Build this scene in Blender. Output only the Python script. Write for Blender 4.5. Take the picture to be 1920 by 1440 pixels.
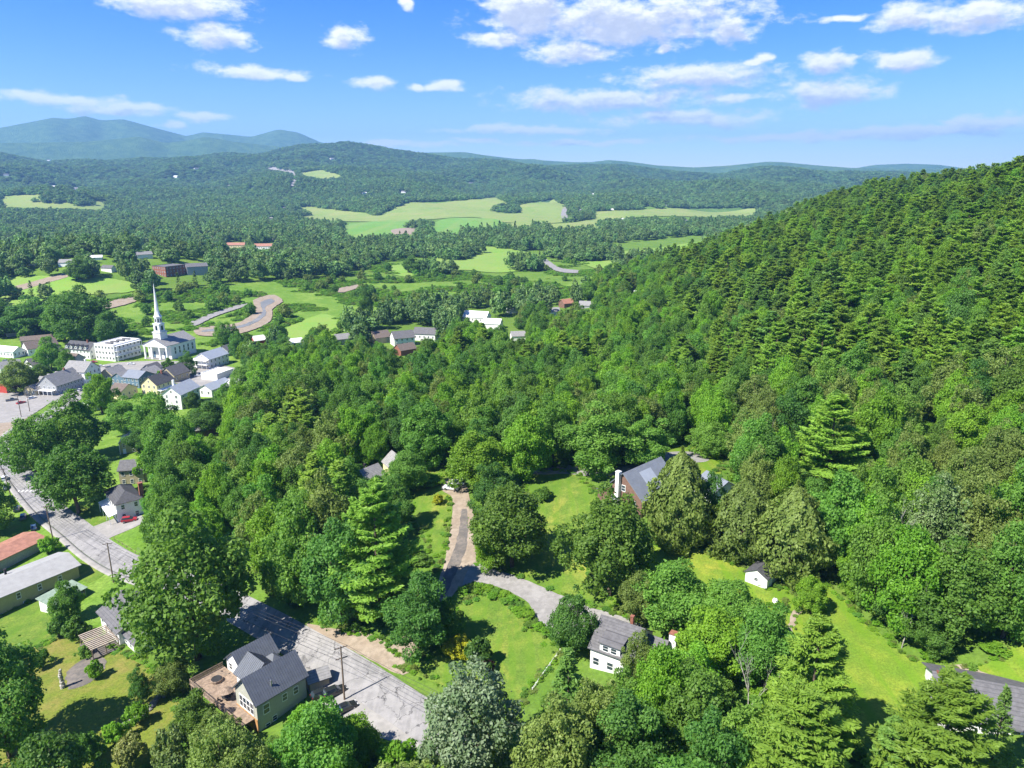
import bpy, bmesh, math, random
import numpy as np
from mathutils import Vector, Matrix
from mathutils.geometry import delaunay_2d_cdt

# ------------------------------------------------------------------ clear
for o in list(bpy.data.objects):
    bpy.data.objects.remove(o, do_unlink=True)
scene = bpy.context.scene
COL = scene.collection
R = math.radians

# ------------------------------------------------------------------ camera
FPX, PITCH, CAMZ = 1371.0, R(15.5), 120.0
CP, SP = math.cos(PITCH), math.sin(PITCH)
cam_d = bpy.data.cameras.new('camera')
cam_d.sensor_width = 36.0
cam_d.lens = 36.0 * FPX / 1920.0
cam_d.clip_start = 0.5
cam_d.clip_end = 60000
cam = bpy.data.objects.new('camera', cam_d)
COL.objects.link(cam)
cam.location = (0, 0, CAMZ)
cam.rotation_euler = (math.pi / 2 - PITCH, 0, 0)
scene.camera = cam

# ------------------------------------------------------------------ light
SUN_TO = Vector((-0.54, -0.33, 0.0)).normalized()
SUN_EL = R(50)
SUN_DIR = Vector((SUN_TO.x * math.cos(SUN_EL), SUN_TO.y * math.cos(SUN_EL), math.sin(SUN_EL)))
sun_d = bpy.data.lights.new('sun', 'SUN')
sun_d.energy = 4.9
sun_d.angle = R(0.53)
sun_d.color = (1.0, 0.95, 0.86)
sun = bpy.data.objects.new('sun', sun_d)
COL.objects.link(sun)
sun.rotation_euler = (-SUN_DIR).to_track_quat('-Z', 'Y').to_euler()

vs = scene.view_settings
vs.view_transform = 'Standard'
vs.look = 'None'
vs.exposure = 1.24
vs.gamma = 1.0
vs.use_curve_mapping = False
cy = scene.cycles
cy.use_denoising = True
try:
    cy.denoiser = 'OPENIMAGEDENOISE'
    cy.denoising_prefilter = 'ACCURATE'
    cy.denoising_input_passes = 'RGB_ALBEDO_NORMAL'
except Exception:
    pass
cy.max_bounces = 6
cy.diffuse_bounces = 4
cy.glossy_bounces = 2
cy.transmission_bounces = 3
cy.transparent_max_bounces = 4
cy.volume_bounces = 1
cy.use_adaptive_sampling = True
cy.adaptive_threshold = 0.015
cy.sample_clamp_indirect = 4
cy.caustics_reflective = False
cy.caustics_refractive = False


# ------------------------------------------------------------------ measuring helpers (photo pixel -> direction, 1920 x 1440)
def ray(px, py):
    u = (px - 960.0) / FPX
    v = (720.0 - py) / FPX
    return (u, CP + v * SP, -SP + v * CP)


def project(x, y, z):
    """world -> photo pixel, arrays"""
    d = y * CP - (z - CAMZ) * SP
    v = y * SP + (z - CAMZ) * CP
    return 960 + FPX * x / d, 720 - FPX * v / d, d


# ------------------------------------------------------------------ world: Nishita sky with fair-weather clouds
class NT:
    def __init__(self, tree):
        self.t = tree

    def n(self, typ, ins=None, **kw):
        nd = self.t.nodes.new(typ)
        for k, v in kw.items():
            setattr(nd, k, v)
        for k, v in (ins or {}).items():
            s = nd.inputs[k]
            if isinstance(v, bpy.types.NodeSocket):
                self.t.links.new(v, s)
            else:
                s.default_value = v
        return nd

    def math(self, op, a, b=0.0, c=0.0, clamp=False):
        nd = self.n('ShaderNodeMath', {0: a, 1: b, 2: c}, operation=op, use_clamp=clamp)
        return nd.outputs[0]

    def vmath(self, op, a, b=(0, 0, 0)):
        nd = self.n('ShaderNodeVectorMath', {0: a, 1: b}, operation=op)
        return nd.outputs['Value'] if op == 'LENGTH' else nd.outputs[0]

    def smooth(self, val, lo, hi, a=0.0, b=1.0):
        nd = self.n('ShaderNodeMapRange', {0: val, 1: lo, 2: hi, 3: a, 4: b}, interpolation_type='SMOOTHSTEP')
        return nd.outputs[0]

    def noise(self, vec, scale, detail=3.0, rough=0.55, dist=0.0, color=False):
        nd = self.n('ShaderNodeTexNoise', {'Vector': vec, 'Scale': scale, 'Detail': detail, 'Roughness': rough, 'Distortion': dist})
        return nd.outputs['Color' if color else 'Fac']

    def mix(self, fac, a, b, blend='MIX'):
        nd = self.n('ShaderNodeMix', None, data_type='RGBA', blend_type=blend)
        for i, v in ((0, fac), (6, a), (7, b)):
            s = nd.inputs[i]
            if isinstance(v, bpy.types.NodeSocket):
                self.t.links.new(v, s)
            else:
                s.default_value = v if i == 0 or len(v) == 4 else (*v, 1)
        return nd.outputs[2]

    def ramp(self, fac, stops):
        nd = self.n('ShaderNodeValToRGB', {0: fac})
        cr = nd.color_ramp
        while len(cr.elements) < len(stops):
            cr.elements.new(0.5)
        for e, (p, c) in zip(cr.elements, stops):
            e.position = p
            e.color = (*c, 1)
        return nd.outputs[0]


CLOUDS = [(330, 8, 105, 20), (405, 68, 62, 18), (645, 72, 38, 20), (470, 133, 85, 8), (555, 140, 25, 5), (695, 155, 38, 10), (838, 159, 30, 10),
          (785, 162, 22, 5), (110, 186, 95, 9), (215, 203, 72, 11), (375, 220, 42, 8), (318, 238, 22, 7), (1170, 38, 215, 36), (985, 28, 70, 42),
          (925, 72, 45, 13), (1080, 98, 85, 14), (1380, 58, 38, 18), (1310, 143, 130, 20), (1140, 186, 180, 17), (1275, 222, 150, 12), (1380, 184, 35, 7),
          (1420, 113, 22, 8), (1550, 118, 38, 16), (1690, 112, 52, 15), (1545, 175, 82, 18), (1690, 32, 45, 16), (1840, 25, 75, 18), (1000, 243, 150, 7),
          (890, 263, 45, 5), (1480, 256, 170, 8), (1700, 246, 170, 9), (1860, 230, 80, 13), (770, 8, 12, 8), (1245, 93, 14, 6), (1090, 268, 130, 5),
          (740, 272, 120, 6), (480, 268, 60, 5), (1580, 36, 40, 5)]


def az_el(px, py):
    d = Vector(ray(px, py)).normalized()
    return math.atan2(d.x, d.y), math.asin(d.z)


def build_world():
    w = bpy.data.worlds.new('World')
    scene.world = w
    w.use_nodes = True
    t = w.node_tree
    t.nodes.clear()
    g = bpy.data.node_groups.new('cloud_field', 'ShaderNodeTree')
    g.interface.new_socket('P', in_out='INPUT', socket_type='NodeSocketVector')
    g.interface.new_socket('D', in_out='OUTPUT', socket_type='NodeSocketFloat')
    G = NT(g)
    gi = g.nodes.new('NodeGroupInput')
    go = g.nodes.new('NodeGroupOutput')
    P = gi.outputs[0]
    Ps = G.vmath('MULTIPLY', P, (1.0, 2.0, 1.0))
    wn = G.noise(Ps, 16, 2, 0.5, color=True)
    off = G.vmath('MULTIPLY', G.vmath('SUBTRACT', wn, (0.5, 0.5, 0.5)), (0.05, 0.02, 0))
    Pw = G.vmath('ADD', P, off)
    dmin = None
    for (cx, cy_, hw, hh) in CLOUDS:
        a, e = az_el(cx, cy_)
        sc = 1.0 / FPX * 0.92
        dd = G.vmath('LENGTH', G.vmath('MULTIPLY', G.vmath('SUBTRACT', Pw, (a, e, 0)), (1 / (hw * sc * 1.15), 1 / (hh * sc * 1.3), 0)))
        dmin = dd if dmin is None else G.math('MINIMUM', dmin, dd)
    fn = G.noise(Ps, 34, 5, 0.62)
    fn2 = G.noise(Ps, 110, 3, 0.6)
    dist = G.math('ADD', G.math('ADD', dmin, G.math('MULTIPLY', G.math('SUBTRACT', fn, 0.5), 2.0)),
                  G.math('MULTIPLY', G.math('SUBTRACT', fn2, 0.5), 0.3))
    d1 = G.smooth(dist, 1.22, 0.38)
    # the same kind of sky carries on outside the measured part
    gen = G.noise(G.vmath('MULTIPLY', P, (4.0, 9.0, 1)), 1.3, 6, 0.6)
    sep = G.n('ShaderNodeSeparateXYZ', {0: P})
    m1 = G.smooth(G.math('ABSOLUTE', sep.outputs[0]), 0.72, 0.85)
    m2 = G.smooth(sep.outputs[1], 0.25, 0.34)
    d2 = G.math('MULTIPLY', G.smooth(gen, 0.56, 0.68), G.math('MAXIMUM', m1, m2))
    g.links.new(G.math('MAXIMUM', d1, d2), go.inputs[0])

    W = NT(t)
    tc = W.n('ShaderNodeTexCoord')
    nrm = W.vmath('NORMALIZE', tc.outputs['Generated'])
    s = W.n('ShaderNodeSeparateXYZ', {0: nrm})
    az = W.math('ARCTAN2', s.outputs[0], s.outputs[1])
    el = W.math('ARCSINE', s.outputs[2])
    P = W.n('ShaderNodeCombineXYZ', {0: az, 1: el, 2: 0.0}).outputs[0]

    def field(p):
        nd = t.nodes.new('ShaderNodeGroup')
        nd.node_tree = g
        t.links.new(p, nd.inputs[0])
        return nd.outputs[0]
    dens = field(P)
    up = W.math('MULTIPLY', W.math('ADD', field(W.vmath('ADD', P, (-0.003, 0.006, 0))), field(W.vmath('ADD', P, (-0.006, 0.015, 0)))), 0.5)
    puff = W.noise(W.vmath('MULTIPLY', P, (1, 1.6, 1)), 60, 4, 0.6)
    shade = W.math('ADD', W.math('MULTIPLY', up, 0.85), W.math('MULTIPLY', W.math('SUBTRACT', puff, 0.5), 0.9))
    sky = W.n('ShaderNodeTexSky', sky_type='NISHITA', sun_disc=False, sun_elevation=SUN_EL,
              sun_rotation=math.atan2(SUN_TO.x, SUN_TO.y), altitude=300, air_density=1.0, dust_density=0.0, ozone_density=4.0)
    hsv = W.n('ShaderNodeHueSaturation', {'Hue': 0.519, 'Saturation': 1.45, 'Value': 0.52, 'Color': sky.outputs[0]})
    low = W.smooth(el, 0.0, 0.1)
    lit = W.mix(W.smooth(shade, 0.15, 0.95), (3.9, 3.9, 3.95), (2.0, 2.15, 2.5))
    cl = W.mix(W.smooth(el, 0.02, 0.14), W.mix(0.7, hsv.outputs[0], lit), lit)
    colr = W.mix(W.math('MULTIPLY', dens, W.smooth(el, 0.01, 0.06, 0.75, 0.97)), hsv.outputs[0], cl)
    bg = W.n('ShaderNodeBackground', {'Color': colr, 'Strength': 0.15})
    out = W.n('ShaderNodeOutputWorld', {'Surface': bg.outputs[0]})
    w.cycles.sampling_method = 'MANUAL'
    w.cycles.sample_map_resolution = 512


build_world()


# ------------------------------------------------------------------ tagging and linking
def tag(o, label=None, cat=None, group=None, kind=None):
    if label:
        o['label'] = label
    if cat:
        o['category'] = cat
    if group:
        o['group'] = group
    if kind:
        o['kind'] = kind
    return o


def empty(name, loc=(0, 0, 0), rz=0.0, label=None, cat=None, group=None):
    o = bpy.data.objects.new(name, None)
    o.empty_display_size = 0.3
    COL.objects.link(o)
    o.location = loc
    o.rotation_euler = (0, 0, rz)
    return tag(o, label, cat, group)


def link(name, me, parent=None, loc=None, rz=None, scale=None):
    o = bpy.data.objects.new(name, me)
    COL.objects.link(o)
    if parent is not None:
        o.parent = parent
    if loc is not None:
        o.location = loc
    if rz is not None:
        o.rotation_euler = (0, 0, rz)
    if scale is not None:
        o.scale = scale
    return o


class MB:
    """collects boxes, prisms and tubes into one mesh"""

    def __init__(self):
        self.v, self.f, self.m = [], [], []

    def add(self, vs_, fs, mi=0):
        b = len(self.v)
        self.v += [tuple(p) for p in vs_]
        self.f += [tuple(i + b for i in f) for f in fs]
        self.m += [mi] * len(fs)
        return self

    def box(self, x0, x1, y0, y1, z0, z1, mi=0):
        return self.add([(x0, y0, z0), (x1, y0, z0), (x1, y1, z0), (x0, y1, z0), (x0, y0, z1), (x1, y0, z1), (x1, y1, z1), (x0, y1, z1)],
                        [(0, 3, 2, 1), (4, 5, 6, 7), (0, 1, 5, 4), (1, 2, 6, 5), (2, 3, 7, 6), (3, 0, 4, 7)], mi)

    def hexa(self, b, t, mi=0):
        """8 corner solid from bottom quad b and top quad t (both ccw seen from above)"""
        return self.add(list(b) + list(t), [(0, 3, 2, 1), (4, 5, 6, 7), (0, 1, 5, 4), (1, 2, 6, 5), (2, 3, 7, 6), (3, 0, 4, 7)], mi)

    def tube(self, pts, rad, n=6, mi=0, cap=True):
        pts = [Vector(p) for p in pts]
        if not hasattr(rad, '__len__'):
            rad = [rad] * len(pts)
        b = len(self.v)
        for i, p in enumerate(pts):
            d = (pts[min(i + 1, len(pts) - 1)] - pts[max(i - 1, 0)]).normalized()
            a = d.cross(Vector((0, 0, 1)) if abs(d.z) < 0.9 else Vector((1, 0, 0))).normalized()
            c = d.cross(a)
            for k in range(n):
                an = 2 * math.pi * k / n
                self.v.append(tuple(p + (a * math.cos(an) + c * math.sin(an)) * rad[i]))
        for i in range(len(pts) - 1):
            for k in range(n):
                k2 = (k + 1) % n
                self.f.append((b + i * n + k, b + i * n + k2, b + (i + 1) * n + k2, b + (i + 1) * n + k))
                self.m.append(mi)
        if cap:
            self.f.append(tuple(b + (len(pts) - 1) * n + k for k in range(n)))
            self.m.append(mi)
            self.f.append(tuple(b + k for k in reversed(range(n))))
            self.m.append(mi)
        return self

    def lathe(self, prof, n=8, cx=0, cy_=0, mi=0, rot=0.0):
        b = len(self.v)
        for (r, z) in prof:
            for k in range(n):
                an = 2 * math.pi * (k + 0.5) / n + rot
                self.v.append((cx + r * math.cos(an), cy_ + r * math.sin(an), z))
        for i in range(len(prof) - 1):
            for k in range(n):
                k2 = (k + 1) % n
                self.f.append((b + i * n + k, b + i * n + k2, b + (i + 1) * n + k2, b + (i + 1) * n + k))
                self.m.append(mi)
        self.f.append(tuple(b + (len(prof) - 1) * n + k for k in range(n)))
        self.m.append(mi)
        return self

    def mesh(self, name, mats, smooth=False):
        me = bpy.data.meshes.new(name)
        me.from_pydata(self.v, [], self.f)
        mats = mats if isinstance(mats, (list, tuple)) else [mats]
        for m in mats:
            me.materials.append(m)
        if len(mats) > 1:
            me.polygons.foreach_set('material_index', self.m)
        if smooth:
            me.polygons.foreach_set('use_smooth', [True] * len(me.polygons))
        me.update()
        return me

    def build(self, name, mats, parent=None, smooth=False, **kw):
        return link(name, self.mesh(name, mats, smooth), parent, **kw)


# ------------------------------------------------------------------ terrain
def _ctrl():
    pts = []

    def g(px, py, z):  # bare ground seen at a pixel, with its height
        d = ray(px, py)
        t = (z - CAMZ) / d[2]
        pts.append((d[0] * t, d[1] * t, z))

    def y(px, py, Y, drop=0.0):  # something seen at a pixel at a distance Y, `drop` metres above the ground
        d = ray(px, py)
        t = Y / d[1]
        pts.append((d[0] * t, Y, CAMZ + d[2] * t - drop))
    # main street, from the foreground down into the village
    for a in [(830, 1375, 22), (730, 1308, 21.6), (640, 1250, 20.6), (560, 1205, 19), (480, 1160, 17.5), (400, 1118, 15.5), (320, 1085, 13), (240, 1058, 11.5),
              (190, 1030, 10.6), (140, 990, 9.6), (90, 950, 8.5), (50, 905, 7.3), (20, 850, 5.6), (40, 808, 4.5), (80, 785, 3.6), (120, 757, 2.6), (165, 722, 1.4)]:
        g(*a)
    for a in [(60, 1180, 10), (150, 1280, 12.5), (60, 1000, 8), (200, 1430, 14), (-80, 1440, 11), (330, 1180, 14.5), (450, 1330, 17.5), (-200, 1100, 7), (-150, 900, 4),
              (1000, 1430, 25), (900, 1200, 25.5), (850, 1070, 28), (850, 930, 32.5), (1050, 1100, 28.5), (1150, 1150, 29.5), (1180, 1270, 29), (1430, 1090, 35),
              (1550, 1130, 34), (1650, 1250, 33), (1850, 1250, 36), (1850, 1400, 33), (1500, 1400, 31), (1200, 1430, 27.5), (1200, 960, 36), (1040, 950, 33.5),
              (1310, 870, 39), (1050, 885, 34), (700, 880, 29), (500, 950, 20), (350, 950, 14), (700, 1000, 27), (600, 1100, 23), (780, 1200, 24), (1980, 1150, 42),
              (600, 1440, 20), (1000, 1600, 26), (300, 1600, 15), (1700, 1600, 33), (2000, 1440, 36),
              (320, 690, 0.5), (400, 720, 1.5), (340, 765, 3), (210, 860, 8), (220, 960, 10.5), (205, 1000, 10.4), (100, 690, 0.5), (0, 690, 0), (440, 650, 0)]:
        g(*a)
    for a in [(600, 760, 260, 20), (600, 700, 330, 20), (500, 900, 190, 20), (900, 750, 250, 22), (900, 680, 340, 20), (900, 640, 430, 18), (1200, 700, 300, 20),
              (1200, 620, 400, 20), (1200, 560, 500, 20), (1500, 700, 240, 22), (1500, 600, 320, 21), (1500, 500, 450, 21), (1500, 420, 600, 21),
              (1900, 750, 182, 22), (1900, 600, 250, 22), (1900, 450, 350, 22), (1920, 300, 550, 22), (1640, 388, 600, 20), (1400, 434, 650, 20), (1240, 515, 600, 20),
              (1700, 900, 170, 18), (1640, 450, 450, 22), (1640, 405, 520, 22), (1640, 402, 720, 24), (1780, 352, 580, 22), (1780, 395, 480, 22), (1780, 360, 700, 26), (2200, 300, 560, 20), (2300, 700, 200, 20)]:
        y(*a)
    pts += [(380, 800, 95), (290, 850, 58), (205, 850, 26), (122, 800, 4), (620, 900, 115), (700, 560, 150), (60, 570, 3), (430, 1000, 60), (250, 1050, 12), (600, 1200, 60)]
    for X in (-800, -560, -380, -220, -80, 60):
        for Y in (640, 800, 1000, 1250):
            pts.append((X, Y, 0.0))
    pts += [(-420, 520, 0), (-600, 400, 0), (-250, 520, 0), (-120, 520, 0), (0, 520, 2), (-700, 200, 2), (200, 1200, 2), (350, 1350, 10)]
    return np.array(pts)


CT = _ctrl()


def _tps(r2):
    return np.where(r2 > 0, r2 * np.log(np.maximum(r2, 1e-9)), 0.0)


def _fit():
    P = CT[:, :2] / 300.0
    n = len(P)
    r2 = ((P[:, None] - P[None]) ** 2).sum(-1)
    A = np.zeros((n + 3, n + 3))
    A[:n, :n] = _tps(r2) + np.eye(n) * 0.004
    A[:n, n] = 1
    A[:n, n + 1:] = P
    A[n, :n] = 1
    A[n + 1:, :n] = P.T
    b = np.zeros(n + 3)
    b[:n] = CT[:, 2]
    return P, np.linalg.solve(A, b)


CTP, CTW = _fit()

SKY1 = [(-900, 300), (-400, 296), (0, 293), (200, 296), (400, 295), (480, 290), (530, 281), (590, 273), (650, 268), (710, 277), (780, 293), (860, 296), (930, 303), (1000, 306), (1060, 314), (1150, 310),
        (1230, 322), (1330, 326), (1420, 318), (1500, 320), (1560, 330), (1640, 322), (1750, 326), (1950, 326), (2600, 326)]
SKY2 = [(-900, 262), (-300, 250), (0, 240), (60, 229), (100, 221), (130, 223), (158, 217), (190, 226), (230, 224), (290, 240), (350, 255), (380, 248), (420, 252), (470, 257), (495, 250), (522, 242),
        (560, 249), (600, 267), (680, 282), (800, 288), (860, 286), (960, 297), (1300, 318), (1600, 316), (1640, 309), (1700, 307), (1760, 309), (1830, 318), (2600, 318)]
SKYM = [(-900, 268), (0, 268), (160, 266), (260, 256), (310, 268), (360, 262), (385, 256), (440, 266), (480, 270), (520, 275), (600, 280), (700, 290), (770, 289), (800, 286), (870, 285), (910, 291), (960, 299), (1000, 298), (1040, 304), (1110, 304), (1140, 300), (1180, 303), (1230, 310), (1300, 314), (1360, 311), (1440, 303), (1470, 304), (1530, 310), (1600, 315), (2600, 325)]


def _sky(tab):
    a, e = [], []
    for p in tab:
        d = ray(*p)
        a.append(math.atan2(d[0], d[1]))
        e.append(d[2] / math.hypot(d[0], d[1]))
    return np.array(a), np.array(e)


S1, S2, SM = _sky(SKY1), _sky(SKY2), _sky(SKYM)


def sst(a, b, x):
    t = np.clip((x - a) / (b - a), 0, 1)
    return t * t * (3 - 2 * t)


def height_full(x, y):
    x = np.atleast_1d(np.asarray(x, float))
    y = np.atleast_1d(np.asarray(y, float))
    r = np.hypot(x, y)
    az = np.arctan2(x, y)
    near = np.zeros_like(x)
    m = r < 1500
    if m.any():
        xs, ys = x[m] / 300, y[m] / 300
        acc = CTW[-3] + CTW[-2] * xs + CTW[-1] * ys
        for i in range(len(CTP)):
            acc = acc + CTW[i] * _tps((xs - CTP[i, 0]) ** 2 + (ys - CTP[i, 1]) ** 2)
        near[m] = np.maximum(acc, -1.5)
    # far: valley floor, wooded plateau, mountains
    h1 = CAMZ + 6000 * np.interp(az, *S1) - 14
    und = (np.sin(x / 310 + 1.3) * np.cos(y / 420 + 0.4) + 0.7 * np.sin(x / 190 - y / 230) * np.cos(x / 260 + y / 170) + 0.35 * np.sin(x / 91 + y / 117 + 2)) * 13 * (1 + r / 2600)
    t1 = np.clip((r - 2300) / 3700, 0, 1)
    far = (0.45 * t1 + 0.55 * t1 * t1) * h1 + und * sst(2300, 3200, r) * (1 - 0.55 * sst(5000, 6000, r))
    far = far + und * 0.22 * sst(1300, 1900, r) * (1 - sst(2300, 3200, r)) + 5 * sst(1300, 1900, r)
    back = sst(6000, 7600, r)
    far = far * (1 - 0.75 * back)
    hm = CAMZ + 8600 * np.interp(az, *SM)
    far = np.maximum(far, hm * np.exp(-((r - 8600) / 800) ** 2) + 0)
    h2 = CAMZ + 11500 * np.interp(az, *S2)
    spur = 1 + 0.12 * np.sin(az * 60 + r / 700) * sst(11500, 9800, r)
    far = np.maximum(far, h2 * np.exp(-((r - 11500) / 1700) ** 2) * spur * sst(6500, 8500, r))
    k = sst(950, 1450, r)
    out = near * (1 - k) + far * k
    # a lone wooded knoll closes the left side of the village
    out = out + 38 * np.exp(-(((x + 520) / 210) ** 2 + ((y - 900) / 170) ** 2))
    return out


GX0, GY0, GST = -1300.0, -50.0, 5.0
_gx, _gy = np.meshgrid(GX0 + GST * np.arange(521), GY0 + GST * np.arange(331))
GRID = height_full(_gx.ravel(), _gy.ravel()).reshape(_gx.shape)


def height(x, y):
    x = np.atleast_1d(np.asarray(x, float))
    y = np.atleast_1d(np.asarray(y, float))
    fx, fy = (x - GX0) / GST, (y - GY0) / GST
    ok = (fx >= 0) & (fx < 519.9) & (fy >= 0) & (fy < 329.9)
    out = np.empty_like(x)
    if ok.any():
        i, j = fx[ok].astype(int), fy[ok].astype(int)
        u, v = fx[ok] - i, fy[ok] - j
        out[ok] = (GRID[j, i] * (1 - u) + GRID[j, i + 1] * u) * (1 - v) + (GRID[j + 1, i] * (1 - u) + GRID[j + 1, i + 1] * u) * v
    if (~ok).any():
        out[~ok] = height_full(x[~ok], y[~ok])
    return out


def hz(x, y):
    return float(height(x, y)[0])


def ground(px, py):
    """first point of the terrain along the line of sight of a photo pixel"""
    d = ray(px, py)
    k = math.hypot(d[0], d[1])
    prev = 20.0 / k
    ts = np.concatenate([np.arange(20, 700, 2.0), np.geomspace(700, 15000, 500)]) / k
    zz = CAMZ + d[2] * ts - height(d[0] * ts, d[1] * ts)
    i = int(np.argmax(zz < 0)) if (zz < 0).any() else len(ts) - 1
    a, b = (ts[i - 1] if i else prev), ts[i]
    for _ in range(18):
        mid = 0.5 * (a + b)
        if CAMZ + d[2] * mid - hz(d[0] * mid, d[1] * mid) < 0:
            b = mid
        else:
            a = mid
    t = 0.5 * (a + b)
    return Vector((d[0] * t, d[1] * t, hz(d[0] * t, d[1] * t)))


def grounds(poly):
    return [ground(*p) for p in poly]


def top_z(P, py):
    d = ray(960, py)
    return CAMZ + P.y * d[2] / d[1]


def depth(P):
    return P[1] * CP - (P[2] - CAMZ) * SP


def inside(px, py, poly):
    px = np.asarray(px, float)
    py = np.asarray(py, float)
    c = np.zeros(px.shape, bool)
    n = len(poly)
    for i in range(n):
        x0, y0 = poly[i]
        x1, y1 = poly[(i + 1) % n]
        cond = ((y0 > py) != (y1 > py))
        if y1 != y0:
            c ^= cond & (px < (x1 - x0) * (py - y0) / (y1 - y0) + x0)
    return c


# ------------------------------------------------------------------ materials
def mat_new(name):
    m = bpy.data.materials.new(name)
    m.use_nodes = True
    m.node_tree.nodes.clear()
    N = NT(m.node_tree)
    return m, N


def finish(N, shader):
    N.n('ShaderNodeOutputMaterial', {'Surface': shader})


def hexc(s):
    s = s.lstrip('#')
    v = [int(s[i:i + 2], 16) / 255 for i in (0, 2, 4)]
    return tuple(c / 12.92 if c <= 0.04045 else ((c + 0.055) / 1.055) ** 2.4 for c in v)


def mat_solid(name, col, rough=0.7, var=0.18, scale=1.2, spec=0.3, metal=0.0, bump=0.0, stripe=None, dirt=0.0):
    """painted or plain surface with blotches; stripe=(axis scale) adds clapboard / shingle courses"""
    m, N = mat_new(name)
    tc = N.n('ShaderNodeTexCoord')
    obj = tc.outputs['Object']
    n1 = N.noise(obj, scale, 4, 0.6)
    f = N.smooth(n1, 0.3, 0.7)
    c = N.mix(f, tuple(x * (1 - var) for x in col), tuple(min(1, x * (1 + var)) for x in col))
    if dirt:
        n2 = N.noise(obj, 0.45, 5, 0.65)
        c = N.mix(N.math('MULTIPLY', N.smooth(n2, 0.5, 0.72), dirt), c, (0.16, 0.14, 0.12))
    kw = {}
    if stripe:
        sx = N.n('ShaderNodeSeparateXYZ', {0: obj})
        wv = N.math('FRACT', N.math('MULTIPLY', sx.outputs[2], stripe))
        line = N.smooth(wv, 0.0, 0.22)
        c = N.mix(N.math('SUBTRACT', 1.0, line), c, tuple(x * 0.55 for x in col))
    bs = N.n('ShaderNodeBsdfPrincipled', {'Base Color': c, 'Roughness': rough, 'Metallic': metal, 'Specular IOR Level': spec})
    if bump:
        b = N.n('ShaderNodeBump', {'Height': N.noise(obj, scale * 6, 3, 0.6), 'Strength': bump, 'Distance': 0.05})
        N.t.links.new(b.outputs[0], bs.inputs['Normal'])
    finish(N, bs.outputs[0])
    return m


def mat_ground(name, cols, scales, rough=0.95, bump=0.25, bdist=0.15, streak=None, fine=1.0, dry=None, cracks=0.0):
    """three-colour soil or turf, in world coordinates"""
    m, N = mat_new(name)
    geo = N.n('ShaderNodeNewGeometry')
    p = geo.outputs['Position']
    a = N.smooth(N.noise(p, scales[0], 5, 0.6), 0.36, 0.64)
    b = N.smooth(N.noise(p, scales[1], 5, 0.65), 0.38, 0.66)
    c = N.mix(a, cols[0], cols[1])
    c = N.mix(N.math('MULTIPLY', b, 0.75), c, cols[2])
    if cracks:
        q_ = N.vmath('ADD', p, N.vmath('MULTIPLY', N.noise(p, 0.35, 4, 0.6, color=True), (5, 5, 0)))
        vo = N.n('ShaderNodeTexVoronoi', {'Vector': q_, 'Scale': cracks}, feature='DISTANCE_TO_EDGE')
        ck = N.smooth(vo.outputs['Distance'], 0.004, 0.016, 0.75, 0.0)
        c = N.mix(ck, c, (0.05, 0.05, 0.05))
        pt = N.smooth(N.noise(p, 0.06, 2, 0.4), 0.56, 0.58)
        c = N.mix(N.math('MULTIPLY', pt, 0.3), c, (0.15, 0.148, 0.146))
    if dry:
        dn = N.smooth(N.noise(p, 0.055, 6, 0.7, 0.6), 0.52, 0.68)
        c = N.mix(N.math('MULTIPLY', dn, 0.8), c, dry)
    fn = N.noise(p, 2.4, 4, 0.75)
    c = N.mix(fine, c, N.ramp(fn, [(0.25, (0.55, 0.55, 0.55)), (0.5, (0.95, 0.95, 0.95)), (0.75, (1.35, 1.35, 1.3))]), 'MULTIPLY')
    if streak:
        ang, sc, amt, colr = streak
        q = N.n('ShaderNodeMapping', {'Vector': p, 'Rotation': (0, 0, ang), 'Scale': (sc, sc * 0.05, sc)})
        st = N.smooth(N.noise(q.outputs[0], 1.0, 2, 0.5), 0.45, 0.62)
        c = N.mix(N.math('MULTIPLY', st, amt), c, colr)
    bs = N.n('ShaderNodeBsdfPrincipled', {'Base Color': c, 'Roughness': rough, 'Specular IOR Level': 0.15})
    bp = N.n('ShaderNodeBump', {'Height': N.noise(p, 3.2, 5, 0.7), 'Strength': bump, 'Distance': bdist})
    N.t.links.new(bp.outputs[0], bs.inputs['Normal'])
    finish(N, bs.outputs[0])
    return m


def mat_leaf(name, dark, light, trans=0.35, hue=0.03, val=0.35, gloss=0.25, rough=0.55):
    m, N = mat_new(name)
    at = N.n('ShaderNodeAttribute', attribute_name='tint')
    oi = N.n('ShaderNodeObjectInfo')
    rnd = oi.outputs['Random']
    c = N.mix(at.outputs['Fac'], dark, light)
    r2 = N.math('FRACT', N.math('MULTIPLY', rnd, 7.31))
    h = N.math('ADD', 0.5 - hue, N.math('MULTIPLY', rnd, 2 * hue))
    v = N.math('ADD', 1.0 - val, N.math('MULTIPLY', r2, 2 * val))
    hs = N.n('ShaderNodeHueSaturation', {'Hue': h, 'Saturation': 1.0, 'Value': v, 'Color': c})
    col = hs.outputs[0]
    bs = N.n('ShaderNodeBsdfPrincipled', {'Base Color': col, 'Roughness': rough, 'Specular IOR Level': gloss})
    tr = N.n('ShaderNodeBsdfTranslucent', {'Color': N.mix(1.0, col, (1.25, 1.3, 0.55), 'MULTIPLY')})
    mx = N.n('ShaderNodeMixShader', {0: trans, 1: bs.outputs[0], 2: tr.outputs[0]})
    finish(N, mx.outputs[0])
    return m


def mat_glass(name, col=(0.03, 0.045, 0.06)):
    m, N = mat_new(name)
    bs = N.n('ShaderNodeBsdfPrincipled', {'Base Color': (*col, 1), 'Roughness': 0.08, 'Specular IOR Level': 0.8})
    finish(N, bs.outputs[0])
    return m


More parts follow.
